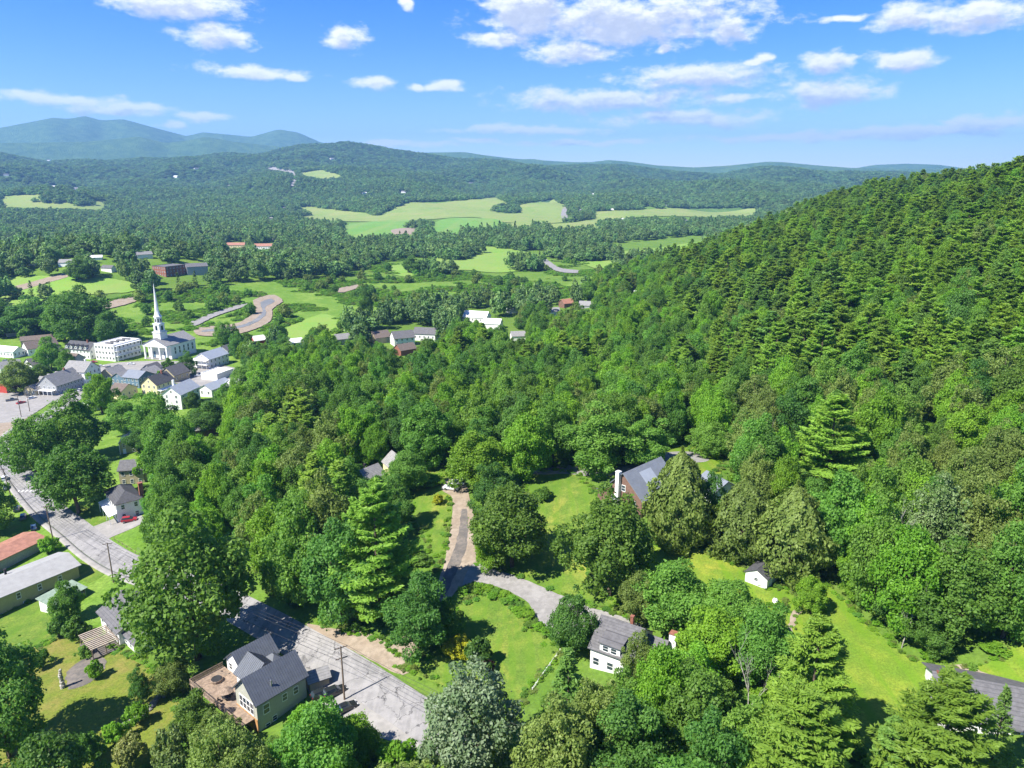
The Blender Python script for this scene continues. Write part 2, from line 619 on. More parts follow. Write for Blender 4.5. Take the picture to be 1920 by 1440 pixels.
M = {}
M['leaf_green'] = mat_leaf('leaf_green', (0.080, 0.185, 0.026), (0.185, 0.345, 0.054), trans=0.47, hue=0.014, val=0.24)
M['leaf_dark'] = mat_leaf('leaf_dark', (0.062, 0.155, 0.028), (0.14, 0.285, 0.052), trans=0.47, hue=0.010, val=0.2)
M['leaf_bright'] = mat_leaf('leaf_bright', (0.115, 0.26, 0.020), (0.225, 0.41, 0.036), trans=0.45, hue=0.010, val=0.14)
M['leaf_olive'] = mat_leaf('leaf_olive', (0.105, 0.172, 0.032), (0.235, 0.31, 0.072), trans=0.4, hue=0.006, val=0.14)
M['leaf_silver'] = mat_leaf('leaf_silver', (0.10, 0.18, 0.06), (0.27, 0.34, 0.205), trans=0.35, hue=0.0, val=0.02)
M['leaf_pale'] = mat_leaf('leaf_pale', (0.10, 0.16, 0.035), (0.28, 0.32, 0.10), val=0.12)
M['leaf_yellow'] = mat_leaf('leaf_yellow', (0.20, 0.23, 0.012), (0.42, 0.42, 0.02), val=0.05, hue=0.01)
M['leaf_purple'] = mat_leaf('leaf_purple', (0.03, 0.015, 0.018), (0.085, 0.035, 0.035), val=0.05, hue=0.0)
M['leaf_blue'] = mat_leaf('leaf_blue', (0.06, 0.10, 0.08), (0.20, 0.27, 0.24), val=0.05, hue=0.0)
M['leaf_far'] = mat_leaf('leaf_far', (0.078, 0.165, 0.050), (0.20, 0.32, 0.092), trans=0.3, hue=0.018, val=0.34)
M['needle'] = mat_leaf('needle', (0.095, 0.20, 0.026), (0.27, 0.42, 0.056), trans=0.48, hue=0.012, val=0.24)
M['needle_dark'] = mat_leaf('needle_dark', (0.070, 0.165, 0.032), (0.185, 0.32, 0.062), trans=0.46, hue=0.010, val=0.2)
M['leaf_flower'] = mat_leaf('leaf_flower', (0.075, 0.16, 0.02), (0.27, 0.36, 0.16), trans=0.3, hue=0.0, val=0.05)
M['bark'] = mat_solid('bark', (0.11, 0.085, 0.065), 0.9, 0.4, 3.0, 0.1)
M['bark_grey'] = mat_solid('bark_grey', (0.36, 0.34, 0.31), 0.9, 0.3, 3.0, 0.1)

M['ground'] = None


def mat_terrain():
    m, N = mat_new('terrain')
    geo = N.n('ShaderNodeNewGeometry')
    p = geo.outputs['Position']
    a = N.smooth(N.noise(p, 0.035, 5, 0.6), 0.36, 0.64)
    b = N.smooth(N.noise(p, 0.16, 5, 0.65), 0.4, 0.65)
    c = N.mix(a, (0.115, 0.22, 0.03), (0.175, 0.27, 0.046))
    c = N.mix(N.math('MULTIPLY', b, 0.7), c, (0.095, 0.19, 0.017))
    fine = N.noise(p, 1.1, 5, 0.75)
    c = N.mix(1.0, c, N.ramp(fine, [(0.25, (0.5, 0.5, 0.5)), (0.5, (0.95, 0.95, 0.95)), (0.75, (1.45, 1.4, 1.3))]), 'MULTIPLY')
    # the far woods, too far off to tell the trees apart
    w = N.smooth(N.noise(p, 0.011, 6, 0.72), 0.32, 0.68)
    wc = N.mix(w, (0.055, 0.12, 0.042), (0.11, 0.195, 0.062))
    cl = N.smooth(N.noise(p, 0.0016, 3, 0.6), 0.66, 0.70)
    wc = N.mix(N.math('MULTIPLY', cl, 0.5), wc, (0.12, 0.17, 0.05))
    at = N.n('ShaderNodeAttribute', attribute_name='wood')
    c = N.mix(at.outputs['Fac'], c, wc)
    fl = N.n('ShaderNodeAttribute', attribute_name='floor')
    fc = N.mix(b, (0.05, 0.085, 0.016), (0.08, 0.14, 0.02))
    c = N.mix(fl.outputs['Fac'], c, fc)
    bs = N.n('ShaderNodeBsdfPrincipled', {'Base Color': c, 'Roughness': 0.95, 'Specular IOR Level': 0.1})
    bn = N.n('ShaderNodeBump', {'Height': N.noise(p, 0.9, 5, 0.7), 'Strength': 0.35, 'Distance': 0.5})
    bf = N.n('ShaderNodeBump', {'Height': N.noise(p, 0.045, 6, 0.75), 'Strength': at.outputs['Fac'], 'Distance': 22.0, 'Normal': bn.outputs[0]})
    N.t.links.new(bf.outputs[0], bs.inputs['Normal'])
    finish(N, bs.outputs[0])
    return m


M['terrain'] = mat_terrain()
M['lawn'] = mat_ground('lawn', [(0.098, 0.175, 0.022), (0.16, 0.22, 0.034), (0.078, 0.15, 0.02)], (0.10, 0.33), streak=(R(28), 0.55, 0.45, (0.085, 0.18, 0.012)), bump=0.15, dry=(0.27, 0.265, 0.05))
M['lawn_dry'] = mat_ground('lawn_dry', [(0.195, 0.18, 0.045), (0.14, 0.18, 0.022), (0.105, 0.155, 0.018)], (0.12, 0.4), bump=0.2)
M['lawn_mown'] = mat_ground('lawn_mown', [(0.125, 0.21, 0.02), (0.195, 0.25, 0.03), (0.10, 0.18, 0.02)], (0.07, 0.22), streak=(R(-24), 0.4, 0.6, (0.105, 0.21, 0.011)), bump=0.15, dry=(0.29, 0.29, 0.04))
M['field_pale'] = mat_ground('field_pale', [(0.22, 0.28, 0.075), (0.17, 0.26, 0.06), (0.26, 0.28, 0.10)], (0.006, 0.02), bump=0.05, streak=(R(20), 0.02, 0.5, (0.20, 0.27, 0.07)))
M['field_green'] = mat_ground('field_green', [(0.12, 0.27, 0.05), (0.15, 0.30, 0.06), (0.14, 0.25, 0.04)], (0.008, 0.03), bump=0.05, streak=(R(20), 0.02, 0.5, (0.20, 0.27, 0.07)))
M['field_light'] = mat_ground('field_light', [(0.15, 0.30, 0.04), (0.19, 0.32, 0.05), (0.22, 0.30, 0.06)], (0.015, 0.05), bump=0.05, streak=(R(20), 0.02, 0.5, (0.20, 0.27, 0.07)))
M['asphalt'] = mat_ground('asphalt', [(0.235, 0.228, 0.226), (0.285, 0.275, 0.27), (0.20, 0.195, 0.192)], (0.15, 0.5), bump=0.08, bdist=0.02, streak=(R(-62), 0.9, 0.4, (0.32, 0.31, 0.30)), fine=0.22, cracks=0.13)
M['gravel'] = mat_ground('gravel', [(0.235, 0.225, 0.215), (0.285, 0.275, 0.265), (0.195, 0.188, 0.18)], (0.25, 0.8), bump=0.3, bdist=0.05, fine=0.22)
M['sand'] = mat_ground('sand', [(0.27, 0.215, 0.16), (0.32, 0.265, 0.205), (0.21, 0.17, 0.125)], (0.2, 0.7), bump=0.3, bdist=0.06, fine=0.22)
M['track'] = mat_ground('track', [(0.13, 0.115, 0.10), (0.19, 0.165, 0.14), (0.10, 0.095, 0.09)], (0.3, 0.9), bump=0.2, bdist=0.05, fine=0.22)
M['concrete'] = mat_ground('concrete', [(0.27, 0.257, 0.24), (0.32, 0.305, 0.288), (0.225, 0.217, 0.205)], (0.2, 0.6), bump=0.05, bdist=0.02, fine=0.22)
M['river'] = mat_ground('river', [(0.19, 0.19, 0.18), (0.25, 0.24, 0.22), (0.15, 0.155, 0.15)], (0.05, 0.2), rough=0.35, bump=0.05, fine=0.22)
M['white'] = mat_solid('white_paint', (0.78, 0.77, 0.74), 0.6, 0.05, 0.8, stripe=5.0)
M['white_plain'] = mat_solid('white_plain', (0.78, 0.78, 0.76), 0.6, 0.05, 0.8)
M['trim'] = mat_solid('trim_white', (0.80, 0.80, 0.78), 0.6, 0.04, 1.0)
M['cream'] = mat_solid('cream_paint', (0.72, 0.62, 0.36), 0.65, 0.06, 0.8, stripe=5.0)
M['beige'] = mat_solid('beige_paint', (0.42, 0.36, 0.24), 0.7, 0.08, 0.8, stripe=5.0)
M['olive'] = mat_solid('olive_paint', (0.42, 0.38, 0.18), 0.7, 0.06, 0.8, stripe=4.0)
M['sage'] = mat_solid('sage_siding', (0.40, 0.40, 0.33), 0.7, 0.06, 0.8, stripe=5.0)
M['grey_wall'] = mat_solid('grey_shingle_wall', (0.33, 0.34, 0.35), 0.8, 0.12, 1.5, stripe=4.0)
M['blue_wall'] = mat_solid('blue_paint', (0.12, 0.19, 0.26), 0.7, 0.08, 1.0, stripe=5.0)
M['blue_pale'] = mat_solid('pale_blue_paint', (0.45, 0.55, 0.66), 0.7, 0.06, 1.0, stripe=5.0)
M['red_wall'] = mat_solid('red_paint', (0.42, 0.06, 0.04), 0.7, 0.1, 1.0, stripe=4.0)
M['tan_wood'] = mat_solid('tan_wood', (0.44, 0.24, 0.10), 0.75, 0.2, 2.0, stripe=4.0)
M['deck'] = mat_solid('deck_wood', (0.25, 0.185, 0.135), 0.8, 0.3, 2.0, dirt=0.4)
M['slat'] = mat_solid('slat_wood', (0.52, 0.43, 0.34), 0.8, 0.15, 2.0)
M['brick'] = mat_solid('brick_wall', (0.25, 0.10, 0.068), 0.85, 0.2, 2.5, stripe=3.0)
M['brick_brown'] = mat_solid('brown_board', (0.185, 0.11, 0.082), 0.85, 0.15, 1.5, stripe=2.5)
M['brick_dark'] = mat_solid('dark_brick', (0.13, 0.08, 0.07), 0.85, 0.2, 2.5)
M['roof_grey'] = mat_solid('roof_grey_shingle', (0.125, 0.122, 0.125), 0.9, 0.18, 1.2, stripe=3.0, bump=0.3)
M['roof_light'] = mat_solid('roof_light_shingle', (0.24, 0.235, 0.23), 0.85, 0.15, 1.0, stripe=3.0)
M['roof_dark'] = mat_solid('roof_dark_shingle', (0.075, 0.075, 0.08), 0.85, 0.2, 1.4, stripe=3.0)
M['roof_brown'] = mat_solid('roof_brown_shingle', (0.15, 0.118, 0.10), 0.9, 0.18, 1.4, stripe=3.0)
M['roof_metal'] = mat_solid('roof_grey_metal', (0.10, 0.11, 0.128), 0.42, 0.1, 0.6, spec=0.5)
M['roof_metal_light'] = mat_solid('roof_light_metal', (0.33, 0.36, 0.40), 0.4, 0.06, 0.6, spec=0.5)
M['roof_blue_metal'] = mat_solid('roof_blue_grey_metal', (0.18, 0.198, 0.225), 0.45, 0.08, 0.6, spec=0.5)
M['roof_pale'] = mat_solid('roof_pale_metal', (0.32, 0.317, 0.305), 0.6, 0.07, 0.6, spec=0.3, dirt=0.15)
M['roof_white'] = mat_solid('roof_white_membrane', (0.72, 0.72, 0.70), 0.5, 0.06, 0.5, dirt=0.25)
M['roof_red'] = mat_solid('roof_rust_metal', (0.33, 0.16, 0.11), 0.6, 0.18, 0.8)
M['roof_green'] = mat_solid('roof_green_metal', (0.24, 0.31, 0.23), 0.55, 0.15, 0.8, dirt=0.25)
M['glass'] = mat_glass('window_glass')
M['dark'] = mat_solid('dark_opening', (0.03, 0.03, 0.032), 0.9, 0.2)
M['metal'] = mat_solid('grey_metal', (0.30, 0.31, 0.32), 0.4, 0.1, spec=0.5, metal=0.6)
M['pole'] = mat_solid('pole_wood', (0.17, 0.125, 0.09), 0.9, 0.25, 2.0)
M['wire'] = mat_solid('wire_black', (0.02, 0.02, 0.02), 0.6, 0.1)
M['stone'] = mat_solid('grey_stone', (0.34, 0.32, 0.29), 0.95, 0.3, 2.0, bump=0.6)
M['paint_mark'] = mat_solid('road_paint', (0.75, 0.74, 0.70), 0.7, 0.12, 1.5)
M['paint_yellow'] = mat_solid('road_paint_yellow', (0.52, 0.43, 0.22), 0.7, 0.2, 1.5)
M['tyre'] = mat_solid('tyre_rubber', (0.018, 0.018, 0.018), 0.85, 0.1)
M['rim'] = mat_solid('wheel_rim', (0.45, 0.45, 0.46), 0.35, 0.05, spec=0.5, metal=0.8)
M['lamp_w'] = mat_solid('headlamp', (0.75, 0.76, 0.78), 0.15, 0.02, spec=0.6)
M['lamp_r'] = mat_solid('taillamp', (0.40, 0.02, 0.02), 0.2, 0.02, spec=0.6)


def carpaint(name, col):
    m, N = mat_new(name)
    bs = N.n('ShaderNodeBsdfPrincipled', {'Base Color': (*col, 1), 'Roughness': 0.28, 'Specular IOR Level': 0.5, 'Coat Weight': 0.6, 'Coat Roughness': 0.08})
    finish(N, bs.outputs[0])
    return m


for k_, c_ in {'car_white': (0.75, 0.75, 0.75), 'car_black': (0.016, 0.017, 0.02), 'car_red': (0.36, 0.02, 0.03), 'car_grey': (0.16, 0.17, 0.18),
               'car_blue': (0.05, 0.09, 0.16), 'car_silver': (0.5, 0.51, 0.52)}.items():
    M[k_] = carpaint(k_, c_)

# ------------------------------------------------------------------ regions read off the photograph (pixels of bare ground)
LAWN_CENTRE = [(852, 1145), (880, 1122), (935, 1117), (985, 1160), (1010, 1190), (1050, 1217), (1000, 1292), (960, 1335), (850, 1292), (768, 1262), (778, 1240), (830, 1220), (850, 1180)]
LAWN_LEFT = [(795, 885), (850, 880), (840, 915), (848, 945), (842, 1000), (833, 1040), (822, 1068), (800, 1015), (772, 965), (772, 920)]
LAWN_MID = [(990, 880), (1080, 885), (1125, 940), (1110, 1010), (1100, 1080), (1140, 1122), (1215, 1135), (1215, 1170), (1140, 1143), (1060, 1118), (960, 1078), (900, 1060), (893, 1040), (960, 1000), (1000, 960), (985, 910)]
LAWN_RIGHT = [(1180, 1060), (1235, 1008), (1290, 1016), (1340, 1040), (1400, 1066), (1425, 1100), (1480, 1105), (1485, 1130), (1430, 1145), (1330, 1105), (1240, 1075)]
MEADOW = [(1478, 1150), (1500, 1112), (1540, 1092), (1590, 1130), (1640, 1180), (1700, 1230), (1760, 1245), (1830, 1250), (1870, 1232), (1960, 1170), (2000, 1340), (1880, 1330), (1800, 1400), (1700, 1400), (1600, 1380), (1560, 1260), (1500, 1200), (1475, 1180)]
LAWN_BACK = [(1225, 850), (1290, 826), (1340, 838), (1355, 880), (1320, 900), (1240, 880)]
LAWN_OLIVE = [(0, 1150), (90, 1112), (112, 1165), (108, 1195), (50, 1228), (-60, 1250), (-120, 1190)]
YARD_DRY = [(40, 1228), (108, 1193), (180, 1186), (250, 1238), (330, 1275), (345, 1330), (330, 1380), (250, 1460), (60, 1520), (-60, 1440), (-40, 1300)]
LAWN_STRIP = [(140, 1058), (165, 1052), (198, 1073), (168, 1092), (150, 1085)]
LAWN_CORNER = [(-60, 1010), (45, 985), (68, 1015), (0, 1040), (-60, 1060)]
LAWN_WHITE = [(120, 965), (150, 948), (212, 978), (178, 992), (160, 980)]
ASPH_C = [(900, 1425), (830, 1375), (730, 1308), (640, 1250), (560, 1205), (480, 1160), (400, 1118), (320, 1085), (240, 1058), (190, 1030), (140, 990), (90, 950), (50, 905), (24, 868), (16, 838), (36, 810), (80, 785),
          (120, 757), (160, 724), (185, 703), (225, 690), (300, 690), (370, 703), (450, 712)]
SAND_VERGE = [(575, 1170), (620, 1178), (680, 1184), (725, 1206), (752, 1232), (766, 1262), (740, 1262), (700, 1240), (650, 1215), (600, 1190)]
GRAVEL_VERGE = [(556, 1236), (590, 1250), (660, 1305), (740, 1360), (835, 1420), (760, 1400), (700, 1378), (652, 1350), (620, 1330), (585, 1305), (565, 1265)]
DRIVE = [(760, 1240), (735, 1212), (775, 1180), (800, 1140), (828, 1072), (840, 1020), (848, 960), (846, 932), (828, 918), (835, 900), (870, 903), (882, 940), (888, 965), (893, 1010), (895, 1062), (885, 1092), (860, 1104), (825, 1148), (800, 1185)]
DRIVE_TRACK = [(800, 1150), (818, 1112), (848, 1040), (861, 990), (866, 955), (875, 955), (877, 985), (873, 1030), (854, 1078), (834, 1120), (815, 1158)]
DRIVE_GRAVEL = [(888, 1058), (920, 1066), (960, 1078), (1010, 1098), (1055, 1118), (1100, 1138), (1150, 1152), (1205, 1172), (1170, 1190), (1120, 1175), (1085, 1185), (1060, 1195), (1035, 1186), (1003, 1166), (1003, 1150), (985, 1127), (950, 1107), (905, 1094), (868, 1098)]
LANE_BACK = [(1000, 876), (1060, 872), (1115, 880), (1180, 872), (1240, 850), (1300, 848), (1330, 862), (1300, 868), (1240, 868), (1180, 888), (1110, 893), (1060, 889), (1000, 889)]
DRIVE_WHITE = [(165, 995), (182, 985), (248, 962), (270, 978), (215, 1005), (190, 1012)]
LOT_LEFT = [(-80, 745), (30, 735), (100, 742), (70, 772), (20, 792), (-80, 790)]
SAND_LEFT = [(-80, 790), (10, 788), (60, 776), (30, 806), (8, 830), (-80, 838)]
PLAZA = [(95, 748), (150, 716), (172, 692), (225, 680), (330, 678), (440, 690), (455, 716), (430, 735), (380, 725), (300, 716), (240, 712), (190, 722), (120, 768)]
STREET_BACK = [(350, 700), (395, 696), (440, 700), (440, 716), (370, 712)]
FIELDS = [('field_pale', [(538, 402), (572, 388), (640, 396), (720, 400), (765, 380), (850, 378), (930, 371), (965, 386), (1040, 374), (1066, 392), (1052, 418), (950, 418), (880, 408), (740, 416), (600, 413)], 'field'),
          ('field_green', [(690, 417), (765, 413), (742, 440), (660, 445), (640, 425)], 'field'), ('field_green', [(830, 412), (900, 410), (940, 416), (930, 436), (860, 440), (800, 432)], 'field'),
          ('field_pale', [(950, 420), (1050, 420), (1120, 412), (1130, 432), (1060, 440), (960, 436)], 'field'),
          ('field_light', [(722, 500), (800, 490), (890, 461), (985, 473), (1022, 498), (940, 512), (860, 507), (760, 520)], 'field'),
          ('field_pale', [(1110, 398), (1250, 391), (1425, 392), (1410, 406), (1200, 408), (1120, 414)], 'field'),
          ('field_pale', [(0, 370), (60, 366), (208, 380), (190, 394), (120, 392), (0, 390)], 'field'), ('field_pale', [(560, 326), (600, 320), (645, 330), (600, 336)], 'field'),
          ('field_light', [(1080, 480), (1200, 470), (1330, 455), (1280, 500), (1200, 510), (1120, 505)], 'field'),
          ('field_light', [(0, 528), (100, 518), (235, 528), (245, 548), (120, 556), (60, 570), (0, 580)], 'field'), ('field_light', [(485, 640), (560, 605), (610, 590), (640, 610), (600, 640)], 'field')]
PATHS = [('sand', [(0, 546), (60, 530), (120, 514), (132, 519), (70, 537), (0, 556)]), ('gravel', [(360, 604), (400, 588), (455, 571), (460, 575), (405, 594), (366, 612)]),
         ('river', [(384, 620), (440, 614), (473, 603), (492, 587), (489, 569), (508, 562), (514, 568), (498, 577), (498, 592), (474, 609), (440, 618), (384, 624)]),
         ('sand', [(190, 570), (250, 558), (255, 566), (200, 580)]), ('gravel', [(1015, 488), (1024, 487), (1050, 503), (1085, 508), (1080, 513), (1040, 508)]),
         ('sand', [(625, 545), (668, 535), (670, 541), (640, 550)]), ('gravel', [(1052, 408), (1056, 390), (1068, 390), (1066, 410)]), ('gravel', [(545, 350), (548, 325), (500, 316), (500, 314), (556, 322), (554, 350)]),
         ('sand', [(372, 616), (440, 608), (462, 598), (480, 584), (476, 564), (512, 554), (530, 566), (512, 580), (508, 602), (476, 619), (430, 630), (372, 630)]),
         ('sand', [(735, 432), (775, 428), (785, 440), (745, 442)])]
VILLAGE = [(-200, 640), (120, 630), (250, 640), (440, 620), (470, 660), (470, 720), (400, 770), (330, 790), (300, 860), (280, 1000), (240, 1100), (200, 1290), (-200, 1300)]
VALLEY = [(350, 640), (400, 560), (480, 530), (640, 520), (720, 490), (1020, 470), (1330, 440), (1280, 520), (1180, 540), (1100, 560), (1000, 570), (900, 570), (760, 590), (700, 610), (560, 640), (440, 660)]
WILD = [(60, 590), (200, 560), (350, 540), (480, 528), (640, 525), (720, 500), (760, 520), (950, 512), (1100, 500), (1180, 515), (1160, 545), (1060, 560), (960, 570), (840, 575), (700, 600), (600, 640), (460, 650), (300, 640), (180, 620)]


# ------------------------------------------------------------------ ground sheet
def build_ground():
    azs = np.concatenate([np.linspace(R(-80), R(-42), 30)[:-1], np.linspace(R(-42), R(42), 230), np.linspace(R(42), R(80), 30)[1:]])
    rs = [16.0]
    while rs[-1] < 17500:
        rs.append(rs[-1] * 1.0185)
    rs = np.array(rs)
    A, Rr = np.meshgrid(azs, rs)
    X, Y = (Rr * np.sin(A)).ravel(), (Rr * np.cos(A)).ravel()
    Z = height(X, Y)
    na, nr = len(azs), len(rs)
    i = np.arange(nr - 1)[:, None] * na + np.arange(na - 1)[None]
    i = i.ravel()
    F = np.stack([i, i + 1, i + na + 1, i + na], 1)[:, ::-1]
    me = bpy.data.meshes.new('ground')
    me.vertices.add(len(X))
    me.vertices.foreach_set('co', np.stack([X, Y, Z], 1).ravel())
    me.loops.add(F.size)
    me.loops.foreach_set('vertex_index', F.ravel().astype(np.int32))
    me.polygons.add(len(F))
    me.polygons.foreach_set('loop_start', np.arange(len(F)) * 4)
    me.polygons.foreach_set('use_smooth', np.ones(len(F), bool))
    me.update(calc_edges=True)
    r = np.hypot(X, Y)
    a = me.attributes.new('wood', 'FLOAT', 'POINT')
    a.data.foreach_set('value', sst(2600, 3400, r).astype(np.float32))
    pxx, pyy, dd = project(X, Y, Z)
    val = inside(pxx, pyy, VALLEY) | inside(pxx, pyy, VILLAGE) | inside(pxx, pyy, WILD)
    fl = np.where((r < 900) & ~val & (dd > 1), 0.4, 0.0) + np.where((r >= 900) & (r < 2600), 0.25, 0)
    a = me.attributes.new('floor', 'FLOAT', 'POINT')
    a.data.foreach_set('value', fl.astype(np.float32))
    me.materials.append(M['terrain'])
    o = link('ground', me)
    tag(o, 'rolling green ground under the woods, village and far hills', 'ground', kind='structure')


build_ground()


def patch(name, poly, mat, off, label=None, cat=None, step=None, kind='structure', world=False, wob=0.0, seed=1):
    """a thin sheet laid over the terrain inside an outline"""
    P = poly if world else [(g.x, g.y) for g in grounds(poly)]
    P = [Vector((p[0], p[1])) for p in P]
    per = sum((P[i] - P[i - 1]).length for i in range(len(P)))
    if step is None:
        step = max(1.2, per / 130)
    rng = random.Random(seed)
    out = []
    n = len(P)
    for i in range(n):   # rounded outline
        a, b, c, d = P[i - 1], P[i], P[(i + 1) % n], P[(i + 2) % n]
        k = max(1, int((c - b).length / step))
        for j in range(k):
            t = j / k
            q = 0.5 * ((2 * b) + (c - a) * t + (2 * a - 5 * b + 4 * c - d) * t * t + (3 * b - a - 3 * c + d) * t ** 3) if not world else b.lerp(c, t)
            out.append(q + Vector((rng.uniform(-wob, wob), rng.uniform(-wob, wob))))
    xs, ys = [p.x for p in out], [p.y for p in out]
    gx, gy = np.meshgrid(np.arange(min(xs), max(xs), step), np.arange(min(ys), max(ys), step))
    gx, gy = gx.ravel(), gy.ravel()
    m = inside(gx, gy, [(p.x, p.y) for p in out])
    m &= inside(gx + step * .4, gy, [(p.x, p.y) for p in out]) & inside(gx - step * .4, gy, [(p.x, p.y) for p in out])
    pts = out + [Vector((a, b)) for a, b in zip(gx[m], gy[m])]
    edges = [(i, (i + 1) % len(out)) for i in range(len(out))]
    vs_, _, fs, _, _, _ = delaunay_2d_cdt(pts, edges, [], 1, 1e-4)
    xs = np.array([v.x for v in vs_])
    ys = np.array([v.y for v in vs_])
    rr = np.hypot(xs, ys)
    z = height(xs, ys) + off + np.maximum(0, rr - 300) * 0.0007
    me = bpy.data.meshes.new(name)
    fl = []
    for f in fs:
        a, b, c = (vs_[k] for k in f[:3])
        fl.append(list(f) if (b - a).cross(c - a) > 0 else list(reversed(f)))
    me.from_pydata([(a, b, c) for a, b, c in zip(xs, ys, z)], [], fl)
    me.polygons.foreach_set('use_smooth', [True] * len(me.polygons))
    me.materials.append(M[mat])
    me.update()
    o = link(name, me)
    tag(o, label, cat, kind=kind)
    return o


def ribbon(centre, width, side=0.0):
    """outline in world x, y of a strip along a centre line given in pixels"""
    P = [Vector((g.x, g.y)) for g in grounds(centre)]
    Q = []
    for i in range(len(P) - 1):
        a, b, c, d = P[max(i - 1, 0)], P[i], P[i + 1], P[min(i + 2, len(P) - 1)]
        for j in range(6):
            t = j / 6
            Q.append(0.5 * ((2 * b) + (c - a) * t + (2 * a - 5 * b + 4 * c - d) * t * t + (3 * b - a - 3 * c + d) * t ** 3))
    Q.append(P[-1])
    L, Rr = [], []
    for i, p in enumerate(Q):
        d = (Q[min(i + 1, len(Q) - 1)] - Q[max(i - 1, 0)]).normalized()
        nrm = Vector((-d.y, d.x))
        L.append(p + nrm * (side + width / 2))
        Rr.append(p + nrm * (side - width / 2))
    return L, Rr, Q


def strip(name, centre, width, mat, off, label, cat, side=0.0, nx=6, kind='structure', span=None, skirt=0.0):
    L, Rr, Q = ribbon(centre, width, side)
    if span:
        L, Rr = L[span[0]:span[1]], Rr[span[0]:span[1]]
    v, f = [], []
    for a, b in zip(L, Rr):
        for k in range(nx + 1):
            p = a.lerp(b, k / nx) if not skirt else a.lerp(b, (0, 0.004, 0.35, 0.65, 0.996, 1)[k])
            v.append((p.x, p.y))
    arr = np.array(v)
    z = height(arr[:, 0], arr[:, 1]) + off
    n = nx + 1
    if skirt:
        z = z.reshape(-1, n)
        z[:, 0] -= skirt
        z[:, -1] -= skirt
        z = z.ravel()
    for i in range(len(L) - 1):
        for k in range(nx):
            f.append((i * n + k, i * n + k + 1, (i + 1) * n + k + 1, (i + 1) * n + k))
    me = bpy.data.meshes.new(name)
    me.from_pydata([(a, b, c) for (a, b), c in zip(v, z)], [], f)
    me.polygons.foreach_set('use_smooth', [True] * len(me.polygons))
    me.materials.append(M[mat])
    me.update()
    o = link(name, me)
    tag(o, label, cat, kind=kind)
    return o


for nm, poly, mt, off, lb in [
        ('lawn', LAWN_CENTRE, 'lawn', 0.06, 'mown lawn between the curved gravel driveway and main street'),
        ('lawn', LAWN_LEFT, 'lawn', 0.06, 'lawn strip left of the dirt drive with the parked white cars'),
        ('lawn', LAWN_MID, 'lawn', 0.06, 'wide lawn in front of the brown barn house'),
        ('lawn', LAWN_RIGHT, 'lawn_mown', 0.06, 'bright lawn beside the small white shed'),
        ('meadow', MEADOW, 'lawn_mown', 0.06, 'large sunlit mown meadow at the lower right'),
        ('lawn', LAWN_BACK, 'lawn_mown', 0.06, 'small sunny lawn behind the cedar trees'),
        ('lawn', LAWN_OLIVE, 'lawn', 0.06, 'lawn in front of the long olive building'),
        ('yard', YARD_DRY, 'lawn_dry', 0.06, 'dry yellowish garden lawn around the stone pillar'),
        ('lawn', LAWN_STRIP, 'lawn', 0.06, 'small lawn between the olive building and main street'),
        ('lawn', LAWN_CORNER, 'lawn', 0.06, 'lawn by the parked dark cars at the left edge'),
        ('lawn', LAWN_WHITE, 'lawn', 0.06, 'lawn in front of the white house with brick chimney'),
        ('road_verge', SAND_VERGE, 'sand', 0.07, 'sandy verge on the far side of main street'),
        ('road_verge', GRAVEL_VERGE, 'concrete', 0.07, 'pale gravel parking verge beside the grey roofed house'),
        ('driveway', DRIVE, 'sand', 0.10, 'sandy uphill drive with parked white cars'),
        ('driveway', DRIVE_GRAVEL, 'gravel', 0.13, 'curved grey gravel driveway'),
        ('lane', LANE_BACK, 'gravel', 0.10, 'shaded lane behind the brown barn house'),
        ('driveway', DRIVE_WHITE, 'concrete', 0.10, 'pale driveway beside the white house with brick chimney'),
        ('parking_lot', LOT_LEFT, 'concrete', 0.10, 'pale open lot by the village street'),
        ('bare_ground', SAND_LEFT, 'sand', 0.08, 'bare sandy ground beside the village street'),
        ('plaza', PLAZA, 'concrete', 0.08, 'pale paved ground between the village buildings')]:
    patch(nm, poly, mt, off, lb, nm.replace('_', ' '), wob=0.12)
patch('drive_track', DRIVE_TRACK, 'track', 0.14, 'dark worn track in the middle of the sandy drive', 'track', wob=0.2)
patch('bare_patch', [(1770, 1250), (1800, 1246), (1840, 1256), (1860, 1268), (1820, 1272), (1780, 1264)], 'sand', 0.09, 'bare tan soil patch at the edge of the meadow', 'soil', wob=0.4)
patch('bare_patch', [(1478, 1175), (1484, 1150), (1498, 1136), (1502, 1146), (1490, 1170), (1482, 1190)], 'sand', 0.09, 'bare soil along the upper edge of the meadow', 'soil', wob=0.3)
patch('garden_bed', [(125, 1262), (150, 1240), (175, 1230), (200, 1240), (190, 1262), (170, 1280), (130, 1292)], 'track', 0.09, 'brown garden bed in the dry yard', 'garden bed', wob=0.3)
strip('main_street', ASPH_C, 8.4, 'asphalt', 0.15, 'grey asphalt main street running down into the village', 'street', nx=8)
strip('pavement', ASPH_C, 1.9, 'concrete', 0.28, 'pale concrete pavement along main street', 'pavement', side=5.3, nx=5, span=(42, 96), skirt=0.4)
FIELD_LABELS = ['long pale yellow green field across the middle of the valley', 'small green field below the left part of the pale field', 'green field below the middle of the pale field', 'pale field beside the farm road',
                'light green hayfield with a lone round tree at its corner', 'narrow pale strip field under the far woods at right', 'pale golf field at the far left edge', 'small pale clearing high in the far woods',
                'bright meadow at the foot of the forest hillside', 'green playing field at the left beyond the village', 'yellow green meadow right of the church']
for i_, (mt, poly, nm) in enumerate(FIELDS):
    patch(nm, poly, mt, 0.3, FIELD_LABELS[i_], 'field', wob=2.0 if i_ < 4 else 1.0, seed=i_)
